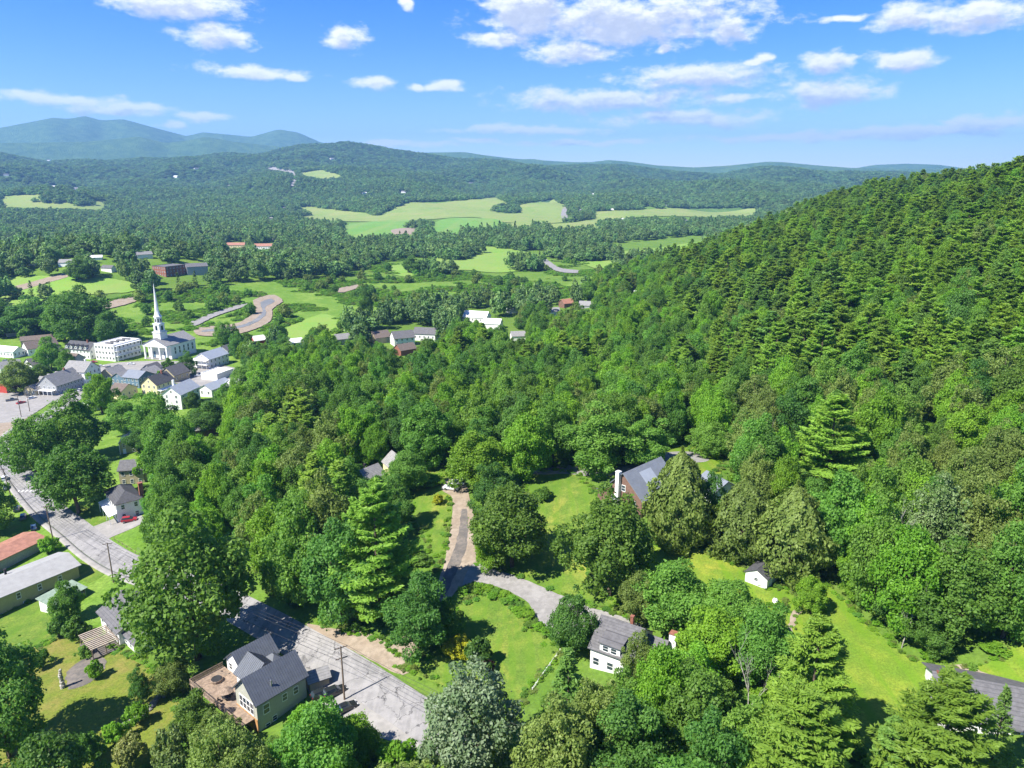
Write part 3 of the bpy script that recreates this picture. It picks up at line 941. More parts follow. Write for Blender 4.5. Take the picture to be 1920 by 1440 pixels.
PATH_LABELS = ['pale gravel track at the left edge beyond the village', 'curving recreation path right of the steeple', 'grey winding river on the valley meadow', 'sandy river bank left of the steeple', 'winding pale lane right of the hayfield',
               'sandy river bank in the middle of the valley', 'gravel farm road crossing the pale field', 'pale road climbing into the far woods', 'pale sandy banks along the winding river', 'sandy patch below the long pale field']
for i_, (mt, poly) in enumerate(PATHS):
    patch('river' if mt == 'river' else 'track', poly, mt, 0.62 if mt == 'river' else 0.5, PATH_LABELS[i_], 'river' if mt == 'river' else 'track', wob=0.5, seed=i_ + 40)

# crosswalk bars, each a flat piece of paint on main street
cw = empty('crosswalk', ground(56, 921), 0, 'white bar crosswalk over main street', 'crosswalk')
a_, b_ = ground(32, 922), ground(88, 919)
for k_ in range(7):
    c_ = a_.lerp(b_, (k_ + 0.3) / 7)
    d_ = (b_ - a_).normalized()
    mb = MB()
    q = []
    for s, t in ((-.33, -.75), (.33, -.75), (.33, .75), (-.33, .75)):
        x, y = c_.x + d_.x * s - d_.y * t, c_.y + d_.y * s + d_.x * t
        q.append((x - cw.location.x, y - cw.location.y, hz(x, y) + 0.175 - cw.location.z))
    mb.add(q, [(0, 1, 2, 3)])
    mb.build('bar', M['paint_mark'], cw)


# ------------------------------------------------------------------ tree shapes (each mesh is made once and shared by its copies)
def leaf_mesh(name, P, Nn, size, aspect, tint, mat, T=None, rng=None):
    n = len(P)
    Nn = Nn / np.maximum(np.linalg.norm(Nn, axis=1, keepdims=True), 1e-9)
    if T is None:
        T = rng.normal(size=(n, 3))
    T = T - Nn * (T * Nn).sum(1, keepdims=True)
    T /= np.maximum(np.linalg.norm(T, axis=1, keepdims=True), 1e-9)
    B = np.cross(Nn, T)
    s = np.asarray(size).reshape(-1, 1) * 0.5
    sa = s * np.asarray(aspect).reshape(-1, 1)
    V = np.stack([P - T * s, P - B * sa + T * s * 0.15, P + T * s, P + B * sa + T * s * 0.15], 1).reshape(-1, 3)
    me = bpy.data.meshes.new(name)
    me.vertices.add(4 * n)
    me.vertices.foreach_set('co', V.ravel().astype(np.float32))
    me.loops.add(4 * n)
    me.loops.foreach_set('vertex_index', np.arange(4 * n, dtype=np.int32))
    me.polygons.add(n)
    me.polygons.foreach_set('loop_start', np.arange(n, dtype=np.int32) * 4)
    a = me.attributes.new('tint', 'FLOAT', 'FACE')
    a.data.foreach_set('value', np.clip(tint, 0, 1).astype(np.float32))
    me.materials.append(mat)
    me.update(calc_edges=True)
    return me


def unit(v):
    return v / np.maximum(np.linalg.norm(v, axis=-1, keepdims=True), 1e-9)


def crown_broad(name, seed, mat, Rr=5.5, Hc=5.6, z0=4.2, lobes=42, leaves=17000, size=0.44, lobe_r=(0.16, 0.31), gap=0.0, bottom=-0.8, up=0.4, tpow=1.15):
    rng = np.random.default_rng(seed)
    k = np.arange(lobes)
    zz = 1 - (1 - bottom) * (k + 0.5) / lobes
    th = k * 2.39996 + rng.uniform(0, 6)
    D = np.stack([np.sqrt(1 - zz ** 2) * np.cos(th), np.sqrt(1 - zz ** 2) * np.sin(th), zz], 1) + rng.normal(size=(lobes, 3)) * 0.16
    D = unit(D)
    rad = rng.uniform(lobe_r[0], lobe_r[1], lobes) * Rr
    push = rng.uniform(0.46, 0.97, lobes)
    asym = 1 + 0.16 * np.sin(th * 1.0 + rng.uniform(0, 6))
    # ovate outline: widest below the middle, tapering to an uneven top
    tz = (D[:, 2] + 1) / 2
    ov = np.interp(tz, [0, 0.18, 0.42, 0.7, 0.9, 1.0], [0.8, 1.0, 1.06, 0.92, 0.74, 0.6])
    C = D * np.array([Rr, Rr, Hc]) * (push * asym)[:, None]
    C[:, :2] *= ov[:, None]
    C[:, 2] += np.where(tz > 0.75, rng.uniform(-0.05, 0.16, lobes) * Hc, 0)
    # a few inner lobes close the heart of the crown
    ni = max(4, lobes // 6)
    C = np.concatenate([C, rng.normal(size=(ni, 3)) * np.array([Rr, Rr, Hc]) * 0.22])
    rad = np.concatenate([rad, rng.uniform(0.34, 0.5, ni) * Rr])
    L = len(C)
    w = rad ** 2
    w /= w.sum()
    li = rng.choice(L, leaves * 2, p=w)
    d = unit(rng.normal(size=(leaves * 2, 3)) + unit(C[li]) * 0.75 + np.array([0, 0, up * 0.8]))
    rr = rad[li] * (rng.uniform(0.74, 1.02, len(li)) + rng.exponential(0.10, len(li)))
    stretch = unit(C[li] + np.array([0, 0, Hc * 0.35])) * np.maximum(0, rng.normal(0.12, 0.16, (len(li), 1))) * rad[li][:, None]
    P = C[li] + d * rr[:, None] * np.array([1, 1, 0.85]) + stretch
    keep = np.ones(len(P), bool)
    for j in range(L):
        dd = np.linalg.norm((P - C[j]) / np.array([1, 1, 0.85]), axis=1)
        keep &= (dd > rad[j] * 0.74) | (li == j)
    keep &= P[:, 2] > -Hc * 0.99
    P, d, li = P[keep][:leaves], d[keep][:leaves], li[keep][:leaves]
    n = len(P)
    N_ = unit(d * 0.7 + np.array([0, 0, 0.45]) + rng.normal(size=(n, 3)) * 0.62)
    lt = rng.uniform(0.1, 0.9, L)
    tint = (lt[li] * 0.5 + rng.uniform(0, 0.62, n)) ** tpow
    sz = size * rng.uniform(0.65, 1.3, n)
    P = P + np.array([0, 0, z0 + Hc])
    return leaf_mesh(name, P, N_, sz, rng.uniform(0.5, 0.85, n), tint, mat, rng=rng), (C + np.array([0, 0, z0 + Hc])), rad


def trunk_broad(name, seed, C, z_top, mat, r0=0.34, limbs=7):
    rng = random.Random(seed)
    mb = MB()
    path = [(0, 0, -1.0), (0.02, 0, 0.5)]
    x = y = 0
    for i in range(1, 5):
        x += rng.uniform(-.25, .25)
        y += rng.uniform(-.25, .25)
        path.append((x, y, z_top * i / 4))
    mb.tube(path, [r0 * 1.35, r0, r0 * .85, r0 * .68, r0 * .45, r0 * .15], 7)
    idx = list(range(len(C)))
    rng.shuffle(idx)
    for j in idx[:limbs]:
        c = Vector(C[j])
        t = rng.uniform(0.35, 0.7)
        s = Vector((x * t, y * t, z_top * t * 0.75))
        m = s.lerp(c, 0.5) + Vector((0, 0, rng.uniform(-.3, .6)))
        mb.tube([s, m, c], [r0 * .38, r0 * .25, r0 * .08], 5)
    return mb.mesh(name, mat, True)


def crown_pine(name, seed, mat, H=24.0, z0=0.16, Lmax=5.2, whorl=1.25, power=0.6, blades=66, blen=1.15, bw=0.36, up0=2, up1=42, nb=(5, 7), jag=0.35, droop=0.0):
    rng = np.random.default_rng(seed)
    Pp, Nn, Tt, tint = [], [], [], []
    z = H * z0
    k = 0
    lean = rng.uniform(0, 6.28)
    while z < H * 0.985:
        t = (z - H * z0) / (H * (1 - z0))
        L0 = Lmax * ((1 - t) ** power) * min(1.0, 0.62 + t * 2.2) + 0.35
        for b in range(rng.integers(*nb)):
            az = rng.uniform(0, 2 * math.pi)
            L = L0 * rng.uniform(1 - jag, 1 + jag * 0.55)
            if L < 0.25:
                continue
            el = R(up0 + (up1 - up0) * t ** 1.5 + rng.uniform(-8, 8))
            fwd = np.array([math.cos(az) * math.cos(el), math.sin(az) * math.cos(el), math.sin(el)])
            lat = np.array([-math.sin(az), math.cos(az), 0])
            n = max(8, int(blades * (L / Lmax) ** 0.8))
            s = rng.uniform(0.22, 1.0, n) ** 0.75
            wd = 0.30 * L * np.sin(np.clip(s * 1.08, 0, 1) * math.pi * 0.86) + 0.12
            lt = rng.normal(size=n) * 0.55
            lt = np.clip(lt, -1, 1)
            curve = 0.12 * L * s ** 2 - droop * L * s
            P = (fwd[None] * (s * L)[:, None] + lat[None] * (lt * wd)[:, None])
            P[:, 2] += curve + rng.normal(size=n) * 0.16 + z
            d = unit(fwd[None] * rng.uniform(0.35, 1.0, n)[:, None] + lat[None] * (np.sign(lt) * rng.uniform(0.2, 1.0, n))[:, None] + np.array([0, 0, 1.0])[None] * rng.uniform(0.0, 0.9, n)[:, None])
            nr = unit(np.array([0, 0, 1.0])[None] + fwd[None] * 0.25 + rng.normal(size=(n, 3)) * 0.5)
            Pp.append(P)
            Tt.append(d)
            Nn.append(nr)
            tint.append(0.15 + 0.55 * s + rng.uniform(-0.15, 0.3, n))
        z += whorl * rng.uniform(0.75, 1.2) * (1 - 0.45 * t)
        k += 1
    # leader
    n = 26
    Pp.append(np.stack([rng.normal(size=n) * 0.16, rng.normal(size=n) * 0.16, H - 1.3 + rng.uniform(0, 1.3, n)], 1))
    Tt.append(unit(rng.normal(size=(n, 3)) * 0.6 + np.array([0, 0, 1.0])))
    Nn.append(unit(rng.normal(size=(n, 3)) + np.array([0, 0, 0.4])))
    tint.append(rng.uniform(0.5, 1, n))
    P = np.concatenate(Pp)
    sz = blen * rng.uniform(0.7, 1.3, len(P))
    return leaf_mesh(name, P, np.concatenate(Nn), sz, bw, np.concatenate(tint), mat, T=np.concatenate(Tt))


def trunk_pine(name, H, mat, r0=0.3):
    return MB().tube([(0, 0, -1), (0, 0, H * .3), (0.05, 0, H * .7), (0, 0, H * .97)], [r0 * 1.2, r0 * .85, r0 * .45, r0 * .08], 6).mesh(name, mat, True)


def crown_cedar(name, seed, mat, H=12.0, Rr=3.6, leaves=8000, size=0.42):
    rng = np.random.default_rng(seed)
    n = leaves
    t = rng.uniform(0, 1, n)
    th = rng.uniform(0, 6.283, n)
    prof = np.sin(np.clip(0.12 + t * 0.92, 0, 1) ** 0.75 * math.pi) ** 0.75
    lump = 1 + 0.10 * np.sin(th * 5 + t * 31 + seed) + 0.16 * np.sin(th * 3 + t * 9 + seed * 1.7) + 0.12 * np.sin(th * 7 - t * 17 + 1.3) + 0.08 * np.sin(th * 12 + t * 29)
    r = Rr * prof * lump * rng.uniform(0.82, 1.04, n)
    P = np.stack([r * np.cos(th), r * np.sin(th), 0.2 + t * H], 1)
    slope = (t - 0.42) * 1.6
    o = np.stack([np.cos(th), np.sin(th), slope], 1)
    N_ = unit(unit(o) + rng.normal(size=(n, 3)) * 0.5 + np.array([0, 0, 0.15]))
    T = unit(np.array([0, 0, 1.0])[None] + rng.normal(size=(n, 3)) * 0.45)
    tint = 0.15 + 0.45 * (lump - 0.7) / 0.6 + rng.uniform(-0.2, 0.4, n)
    return leaf_mesh(name, P, N_, size * rng.uniform(0.7, 1.35, n), 0.55, tint, mat, T=T)


def dead_mesh(name, seed, H=11.0, mat=None):
    rng = random.Random(seed)
    mb = MB()

    def limb(p, d, L, r, dep):
        pts = [p]
        rad = [r]
        for i in range(4):
            d = (d + Vector((rng.uniform(-.22, .22), rng.uniform(-.22, .22), rng.uniform(-.05, .16)))).normalized()
            p = p + d * (L / 4)
            pts.append(p)
            rad.append(r * (1 - 0.2 * (i + 1)))
        mb.tube(pts, rad, 5)
        if dep > 0:
            for _ in range(4 if dep > 1 else 3):
                q = pts[rng.randint(1, 4)]
                nd = (d + Vector((rng.uniform(-1, 1), rng.uniform(-1, 1), rng.uniform(-.2, .7)))).normalized()
                limb(q, nd, L * rng.uniform(.4, .65), r * .45, dep - 1)
    limb(Vector((0, 0, -.5)), Vector((0.05, 0, 1)), H * .75, .2, 3)
    return mb.mesh(name, mat or M['bark_grey'], True)


# library: kind -> list of (crown mesh, trunk mesh, height, width)
LIB = {}


def lib_broad(kind, mat, n, seed, **kw):
    out = []
    for i in range(n):
        rr = random.Random(seed + i)
        a = dict(Rr=5.5, Hc=rr.uniform(6.0, 7.6), z0=rr.uniform(-0.3, 0.6), lobes=rr.randint(48, 72))
        a.update(kw)
        cm, C, rad = crown_broad('crown', seed + i, M[mat], **a)
        zt = a['z0'] + a['Hc']
        tm = trunk_broad('trunk', seed + i, C, zt, M['bark'])
        out.append((cm, tm, a['z0'] + 2 * a['Hc'] * 0.98, a['Rr'] * 2.06))
    LIB[kind] = out


lib_broad('green', 'leaf_green', 7, 100)
lib_broad('dark', 'leaf_dark', 4, 140)
lib_broad('bright', 'leaf_bright', 4, 160)
lib_broad('olive', 'leaf_olive', 3, 180, lobes=80, lobe_r=(0.12, 0.24), size=0.40, leaves=16000)
lib_broad('silver', 'leaf_silver', 2, 200, lobes=80, lobe_r=(0.13, 0.25), size=0.40, leaves=18000, tpow=1.35)
lib_broad('flower', 'leaf_flower', 1, 205, lobes=80, lobe_r=(0.13, 0.25), size=0.40, leaves=16000, tpow=1.6)
lib_broad('maple', 'leaf_green', 3, 210, lobes=110, lobe_r=(0.11, 0.22), size=0.40, leaves=20000)
lib_broad('shrub', 'leaf_green', 3, 230, leaves=2600, lobes=18, z0=0.0, Hc=4.6, size=0.95, bottom=-0.25)
lib_broad('shrub_bright', 'leaf_bright', 3, 240, leaves=2600, lobes=18, z0=-0.4, Hc=4.4, size=0.95, bottom=-0.25)
lib_broad('shrub_dark', 'leaf_dark', 2, 245, leaves=2600, lobes=18, z0=-0.4, Hc=4.6, size=0.95, bottom=-0.25)
lib_broad('shrub_pale', 'leaf_pale', 2, 250, leaves=2600, lobes=16, z0=-0.4, Hc=4.4, size=0.85, bottom=-0.25)
lib_broad('shrub_yellow', 'leaf_yellow', 1, 255, leaves=2600, lobes=16, z0=-0.4, Hc=4.4, size=0.85, bottom=-0.25)
lib_broad('shrub_purple', 'leaf_purple', 1, 257, leaves=2600, lobes=16, z0=-0.4, Hc=4.4, size=0.85, bottom=-0.25)
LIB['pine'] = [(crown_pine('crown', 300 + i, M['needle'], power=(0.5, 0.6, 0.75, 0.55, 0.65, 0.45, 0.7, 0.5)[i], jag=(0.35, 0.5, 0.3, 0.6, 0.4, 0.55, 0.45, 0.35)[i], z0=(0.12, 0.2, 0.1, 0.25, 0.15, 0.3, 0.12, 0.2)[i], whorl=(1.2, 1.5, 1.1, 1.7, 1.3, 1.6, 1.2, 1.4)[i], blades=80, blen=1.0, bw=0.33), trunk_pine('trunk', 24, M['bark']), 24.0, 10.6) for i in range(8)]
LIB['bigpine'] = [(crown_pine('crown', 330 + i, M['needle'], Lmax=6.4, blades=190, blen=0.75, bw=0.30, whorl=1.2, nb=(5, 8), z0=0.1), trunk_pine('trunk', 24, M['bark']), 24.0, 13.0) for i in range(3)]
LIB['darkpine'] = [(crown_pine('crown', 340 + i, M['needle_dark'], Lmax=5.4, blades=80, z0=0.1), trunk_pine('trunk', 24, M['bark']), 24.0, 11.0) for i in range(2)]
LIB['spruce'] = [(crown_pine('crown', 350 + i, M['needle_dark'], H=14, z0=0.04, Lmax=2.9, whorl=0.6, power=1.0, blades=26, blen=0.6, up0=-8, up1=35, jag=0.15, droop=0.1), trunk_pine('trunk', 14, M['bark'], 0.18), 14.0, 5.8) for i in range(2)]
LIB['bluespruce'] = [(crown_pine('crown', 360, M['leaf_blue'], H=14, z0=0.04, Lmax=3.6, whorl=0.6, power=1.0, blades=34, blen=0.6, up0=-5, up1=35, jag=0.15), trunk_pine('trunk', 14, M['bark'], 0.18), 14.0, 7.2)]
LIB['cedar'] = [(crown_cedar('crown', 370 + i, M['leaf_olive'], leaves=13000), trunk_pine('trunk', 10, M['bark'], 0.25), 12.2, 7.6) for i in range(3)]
LIB['dead'] = [(None, dead_mesh('trunk', 380 + i), 11.0, 7.0) for i in range(3)]
NAMES = {'green': 'broadleaf_tree', 'dark': 'broadleaf_tree', 'bright': 'broadleaf_tree', 'olive': 'broadleaf_tree', 'silver': 'poplar_tree', 'flower': 'broadleaf_tree', 'maple': 'maple_tree', 'pine': 'pine_tree', 'bigpine': 'pine_tree',
         'darkpine': 'pine_tree', 'spruce': 'spruce_tree', 'bluespruce': 'spruce_tree', 'cedar': 'cedar_tree', 'dead': 'dead_tree', 'shrub': 'shrub', 'shrub_bright': 'shrub', 'shrub_dark': 'shrub', 'shrub_pale': 'shrub',
         'shrub_yellow': 'shrub', 'shrub_purple': 'shrub'}
CATS = {'broadleaf_tree': 'tree', 'poplar_tree': 'tree', 'maple_tree': 'tree', 'pine_tree': 'pine tree', 'spruce_tree': 'spruce tree', 'cedar_tree': 'cedar tree', 'dead_tree': 'dead tree', 'shrub': 'shrub'}
TR = random.Random(5)


def put_tree(kind, P, h, w, label, group=None, var=None, rz=None):
    cm, tm, H0, W0 = LIB[kind][TR.randrange(len(LIB[kind])) if var is None else var]
    name = NAMES[kind]
    o = empty(name, (P[0], P[1], P[2] - 0.1), TR.uniform(0, 6.28) if rz is None else rz, label, CATS[name], group)
    o.scale = (w / W0, w / W0, h / H0)
    if cm:
        link('crown', cm, o)
    link('trunk', tm, o)
    return o


# ------------------------------------------------------------------ buildings
KEEP, BUILT = [], []


def hull(pts):
    pts = sorted(set((round(a, 2), round(b, 2)) for a, b in pts))

    def half(ps):
        o = []
        for p in ps:
            while len(o) > 1 and (o[-1][0] - o[-2][0]) * (p[1] - o[-2][1]) - (o[-1][1] - o[-2][1]) * (p[0] - o[-2][0]) <= 0:
                o.pop()
            o.append(p)
        return o[:-1]
    return half(pts) + half(pts[::-1])


def frame_mesh():
    mb = MB()
    t = 0.10
    mb.box(-.5 - t, -.5, -.05, .02, -.5 - t, .5 + t)
    mb.box(.5, .5 + t, -.05, .02, -.5 - t, .5 + t)
    mb.box(-.5, .5, -.05, .02, .5, .5 + t)
    mb.box(-.5, .5, -.07, .02, -.5 - t, -.5)
    mb.box(-.5, .5, -.04, .01, -.03, .03)
    return mb.mesh('window', M['trim'])


def pane_mesh():
    return MB().box(-.5, .5, -.02, .015, -.5, .5).mesh('pane', M['glass'])


FRAME, PANE = frame_mesh(), pane_mesh()
DOOR = MB().box(-.5, .5, -.06, .02, 0, 1).box(-.6, -.5, -.08, .02, 0, 1.05).box(.5, .6, -.08, .02, 0, 1.05).box(-.6, .6, -.08, .02, 1.05, 1.13)
DOOR_W, DOOR_D = DOOR.mesh('door', M['trim']), DOOR.mesh('door', M['blue_wall'])
FACE = {'B': 0.0, 'A': -math.pi / 2, 'B2': math.pi, 'A2': math.pi / 2}


def on_face(face, bx, s, z, out=0.03):
    x0, x1, y0, y1 = bx
    return {'B': (x0 + s * (x1 - x0), y0 - out, z), 'A': (x0 - out, y0 + s * (y1 - y0), z), 'B2': (x0 + s * (x1 - x0), y1 + out, z), 'A2': (x1 + out, y0 + s * (y1 - y0), z)}[face]


def window(par, face, bx, s, z, w=1.0, h=1.5):
    o = link('window', FRAME, par, on_face(face, bx, s, z), FACE[face], (w, 1, h))
    link('pane', PANE, o)
    return o


def door(par, face, bx, s, z, w=1.0, h=2.1, me=None):
    return link('door', me or DOOR_W, par, on_face(face, bx, s, z), FACE[face], (w, 1, h))


def roof_gable(x0, x1, y0, y1, z, rise, ridge, ov=0.45, th=0.2):
    """two sloping slabs meeting at the ridge"""
    mb = MB()
    if ridge == 'B':
        a0, a1, b0, b1 = x0 - ov, x1 + ov, y0, y1
        q = lambda a, b, c: (a, b, c)
    else:
        a0, a1, b0, b1 = y0 - ov, y1 + ov, x0, x1
        q = lambda a, b, c: (b, a, c)
    m = (b0 + b1) / 2
    sl = rise / (m - b0)
    for s, e in ((-1, b0 - ov), (1, b1 + ov)):
        ze = z - ov * sl
        zr = z + rise
        bot = [(a0, e, ze), (a1, e, ze), (a1, m, zr), (a0, m, zr)]
        if s > 0:
            bot = bot[::-1]
        if ridge != 'B':
            bot = bot[::-1]
        lo = [q(a, b, c + 0.03) for a, b, c in bot]
        hi = [q(a, b, c + 0.03 + th) for a, b, c in bot]
        mb.hexa(lo, hi)
    return mb


def roof_hip(x0, x1, y0, y1, z, rise, ov=0.45, th=0.15):
    mb = MB()
    x0, x1, y0, y1 = x0 - ov, x1 + ov, y0 - ov, y1 + ov
    w, d = x1 - x0, y1 - y0
    if w >= d:
        r0, r1 = (x0 + d / 2, (y0 + y1) / 2), (x1 - d / 2, (y0 + y1) / 2)
    else:
        r0, r1 = ((x0 + x1) / 2, y0 + w / 2), ((x0 + x1) / 2, y1 - w / 2)
    v = [(x0, y0, z - th), (x1, y0, z - th), (x1, y1, z - th), (x0, y1, z - th), (x0, y0, z), (x1, y0, z), (x1, y1, z), (x0, y1, z), (*r0, z + rise), (*r1, z + rise)]
    f = [(0, 3, 2, 1), (0, 1, 5, 4), (1, 2, 6, 5), (2, 3, 7, 6), (3, 0, 4, 7)]
    f += [(4, 5, 9, 8), (5, 6, 9), (6, 7, 8, 9), (7, 4, 8)] if w >= d else [(4, 5, 8), (5, 6, 9, 8), (6, 7, 9), (7, 4, 8, 9)]
    return mb.add(v, f)


def walls(x0, x1, y0, y1, z0, z1, rise, ridge):
    mb = MB()
    v = [(x0, y0, z0), (x1, y0, z0), (x1, y1, z0), (x0, y1, z0), (x0, y0, z1), (x1, y0, z1), (x1, y1, z1), (x0, y1, z1)]
    f = [(0, 1, 5, 4), (1, 2, 6, 5), (2, 3, 7, 6), (3, 0, 4, 7), (0, 3, 2, 1)]
    if ridge == 'B':
        v += [(x0, (y0 + y1) / 2, z1 + rise), (x1, (y0 + y1) / 2, z1 + rise)]
        f += [(7, 4, 8), (5, 6, 9), (4, 5, 9, 8), (6, 7, 8, 9)]
    elif ridge == 'A':
        v += [((x0 + x1) / 2, y0, z1 + rise), ((x0 + x1) / 2, y1, z1 + rise)]
        f += [(4, 5, 8), (6, 7, 9), (5, 6, 9, 8), (7, 4, 8, 9)]
    else:
        f += [(4, 5, 6, 7)]
    return mb.add(v, f)


def corner_boards(par, bx, z0, z1, w=0.16):
    x0, x1, y0, y1 = bx
    for cx, cy_ in ((x0, y0), (x1, y0), (x0, y1)):
        MB().box(cx - w / 2 - .02, cx + w / 2 + .02, cy_ - w / 2 - .02, cy_ + w / 2 + .02, z0, z1).build('corner_board', M['trim'], par)


def seams(par, x0, x1, y0, y1, z, rise, ridge, ov=0.45, sp=0.5, mat='roof_metal'):
    """standing seams of a metal roof, too fine to pick apart: one part"""
    mb = MB()
    a0, a1 = (x0, x1) if ridge == 'B' else (y0, y1)
    b0, b1 = (y0, y1) if ridge == 'B' else (x0, x1)
    m = (b0 + b1) / 2
    sl = rise / (m - b0)
    n = int((a1 - a0 + 2 * ov) / sp)
    for k in range(n + 1):
        a = a0 - ov + (a1 - a0 + 2 * ov) * k / n
        for e in (b0 - ov, b1 + ov):
            ze, zr = z - ov * sl + 0.23, z + rise + 0.23
            P = [(a - .035, e, ze), (a + .035, e, ze), (a + .035, m, zr), (a - .035, m, zr)]
            if ridge != 'B':
                P = [(q[1], q[0], q[2]) for q in P]
            mb.add([*P, *[(q[0], q[1], q[2] + 0.07) for q in P]], [(4, 5, 6, 7), (0, 1, 5, 4), (1, 2, 6, 5), (2, 3, 7, 6), (3, 0, 4, 7)])
    o = mb.build('roof_seams', M[mat], par)
    o['kind'] = 'stuff'
    return o


def block(par, bx, h, rise, ridge, wall, roof, win=None, z0=-3.0, zb=0.0, ov=0.45, trim=False, metal=False, ww=1.0, wh=1.45, sill=None, storeys=None):
    """one box of a building: walls, roof, windows (cols, rows) per face"""
    x0, x1, y0, y1 = bx
    MBw = walls(x0, x1, y0, y1, z0, zb + h, rise, ridge)
    MBw.build('wall', M[wall], par)
    if ridge in 'AB':
        r = roof_gable(x0, x1, y0, y1, zb + h, rise, ridge, ov).build('roof', M[roof], par)
        if metal:
            seams(r, x0, x1, y0, y1, zb + h, rise, ridge, ov, mat=roof)
    elif ridge == 'hip':
        r = roof_hip(x0, x1, y0, y1, zb + h + 0.1, rise, ov).build('roof', M[roof], par)
    else:
        mb = MB().box(x0 - .12, x1 + .12, y0 - .12, y1 + .12, zb + h + .01, zb + h + .25)
        for (a, b, c, d) in ((x0 - .12, x1 + .12, y0 - .12, y0 + .2), (x0 - .12, x1 + .12, y1 - .2, y1 + .12), (x0 - .12, x0 + .2, y0 + .2, y1 - .2), (x1 - .2, x1 + .12, y0 + .2, y1 - .2)):
            mb.box(a, b, c, d, zb + h + .25, zb + h + .7)
        r = mb.build('roof', M[roof], par)
    for face, spec in (win or {}).items():
        cols, rows = spec[:2]
        st = h / max(rows, 1)
        for rI in range(rows):
            for c in range(cols):
                window(par, face, bx, (c + 0.5) / cols, zb + st * (rI + 0.56), ww, min(wh, st * .55))
        if len(spec) > 2:   # window high in the gable
            window(par, face, bx, 0.5, zb + h + rise * 0.38, ww * .8, wh * .7)
    if trim:
        corner_boards(par, bx, zb - 0.4, zb + h)
    return r


def chimney(par, x, y, z0, z1, w=0.8, d=0.8, mat='brick', cap=None):
    o = MB().box(x - w / 2, x + w / 2, y - d / 2, y + d / 2, z0, z1).build('chimney', M[mat], par)
    MB().box(x - w / 2 - .08, x + w / 2 + .08, y - d / 2 - .08, y + d / 2 + .08, z1 + .002, z1 + .18).build('chimney_cap', M[cap or mat], o)
    return o


def site(name, label, O, ang, wB, wA, htot, cat='house', group=None, keep=0.9, keep_z=0.8, rad=None):
    """an Empty at the near corner of a building; ang is the direction of its right-hand side (degrees or a pixel it points at)"""
    P = ground(*O)
    if isinstance(ang, tuple):
        Q = ground(*ang)
        a = math.atan2(Q.y - P.y, Q.x - P.x)
    else:
        a = R(ang)
    e = empty(name, P, a, label, cat, group)
    c, s = math.cos(a), math.sin(a)
    pts = []
    for bx, by in ((0, 0), (wB, 0), (wB, wA), (0, wA)):
        x, y = P.x + c * bx - s * by, P.y + s * bx + c * by
        for z in (keep_z, htot):
            px, py, _ = project(x, y, P.z + z)
            pts.append((float(px), float(py)))
    hl = hull(pts)
    mx, my = sum(p[0] for p in hl) / len(hl), sum(p[1] for p in hl) / len(hl)
    if keep:
        KEEP.append([(mx + (p[0] - mx) * keep, my + (p[1] - my) * keep) for p in hl])
    bx, by = wB / 2, wA / 2
    BUILT.append((P.x + c * bx - s * by, P.y + s * bx + c * by, rad if rad is not None else 0.5 * math.hypot(wB, wA)))
    return e


def house(name, label, O, ang, wB, wA, h, rise, ridge, wall, roof, win=None, chim=None, cat='house', keep=0.9, porch=None, **kw):
    e = site(name, label, O, ang, wB, wA, h + (rise if ridge != 'flat' else 0.7), cat, None, keep)
    block(e, (0, wB, 0, wA), h, rise, ridge, wall, roof, win, **kw)
    for c in chim or []:
        chimney(e, *c)
    if porch:
        face, depth_, hp, mt = porch
        pr = MB()
        if face == 'B':
            pr.hexa([(-.1, -depth_, hp - .3), (wB + .1, -depth_, hp - .3), (wB + .1, -0.01, hp + .3), (-.1, -0.01, hp + .3)], [(-.1, -depth_, hp - .15), (wB + .1, -depth_, hp - .15), (wB + .1, -0.01, hp + .45), (-.1, -0.01, hp + .45)])
        else:
            pr.hexa([(-depth_, -.1, hp - .3), (-.01, -.1, hp + .3), (-.01, wA + .1, hp + .3), (-depth_, wA + .1, hp - .3)], [(-depth_, -.1, hp - .15), (-.01, -.1, hp + .45), (-.01, wA + .1, hp + .45), (-depth_, wA + .1, hp - .15)])
        p = pr.build('porch_roof', M[mt], e)
        n = 4
        for k in range(n):
            t = k / (n - 1)
            x, y = (0.15 + t * (wB - .3), -depth_ + .2) if face == 'B' else (-depth_ + .2, 0.15 + t * (wA - .3))
            MB().box(x - .08, x + .08, y - .08, y + .08, -1.5, hp - .25).build('porch_post', M['trim'], p)
    return e


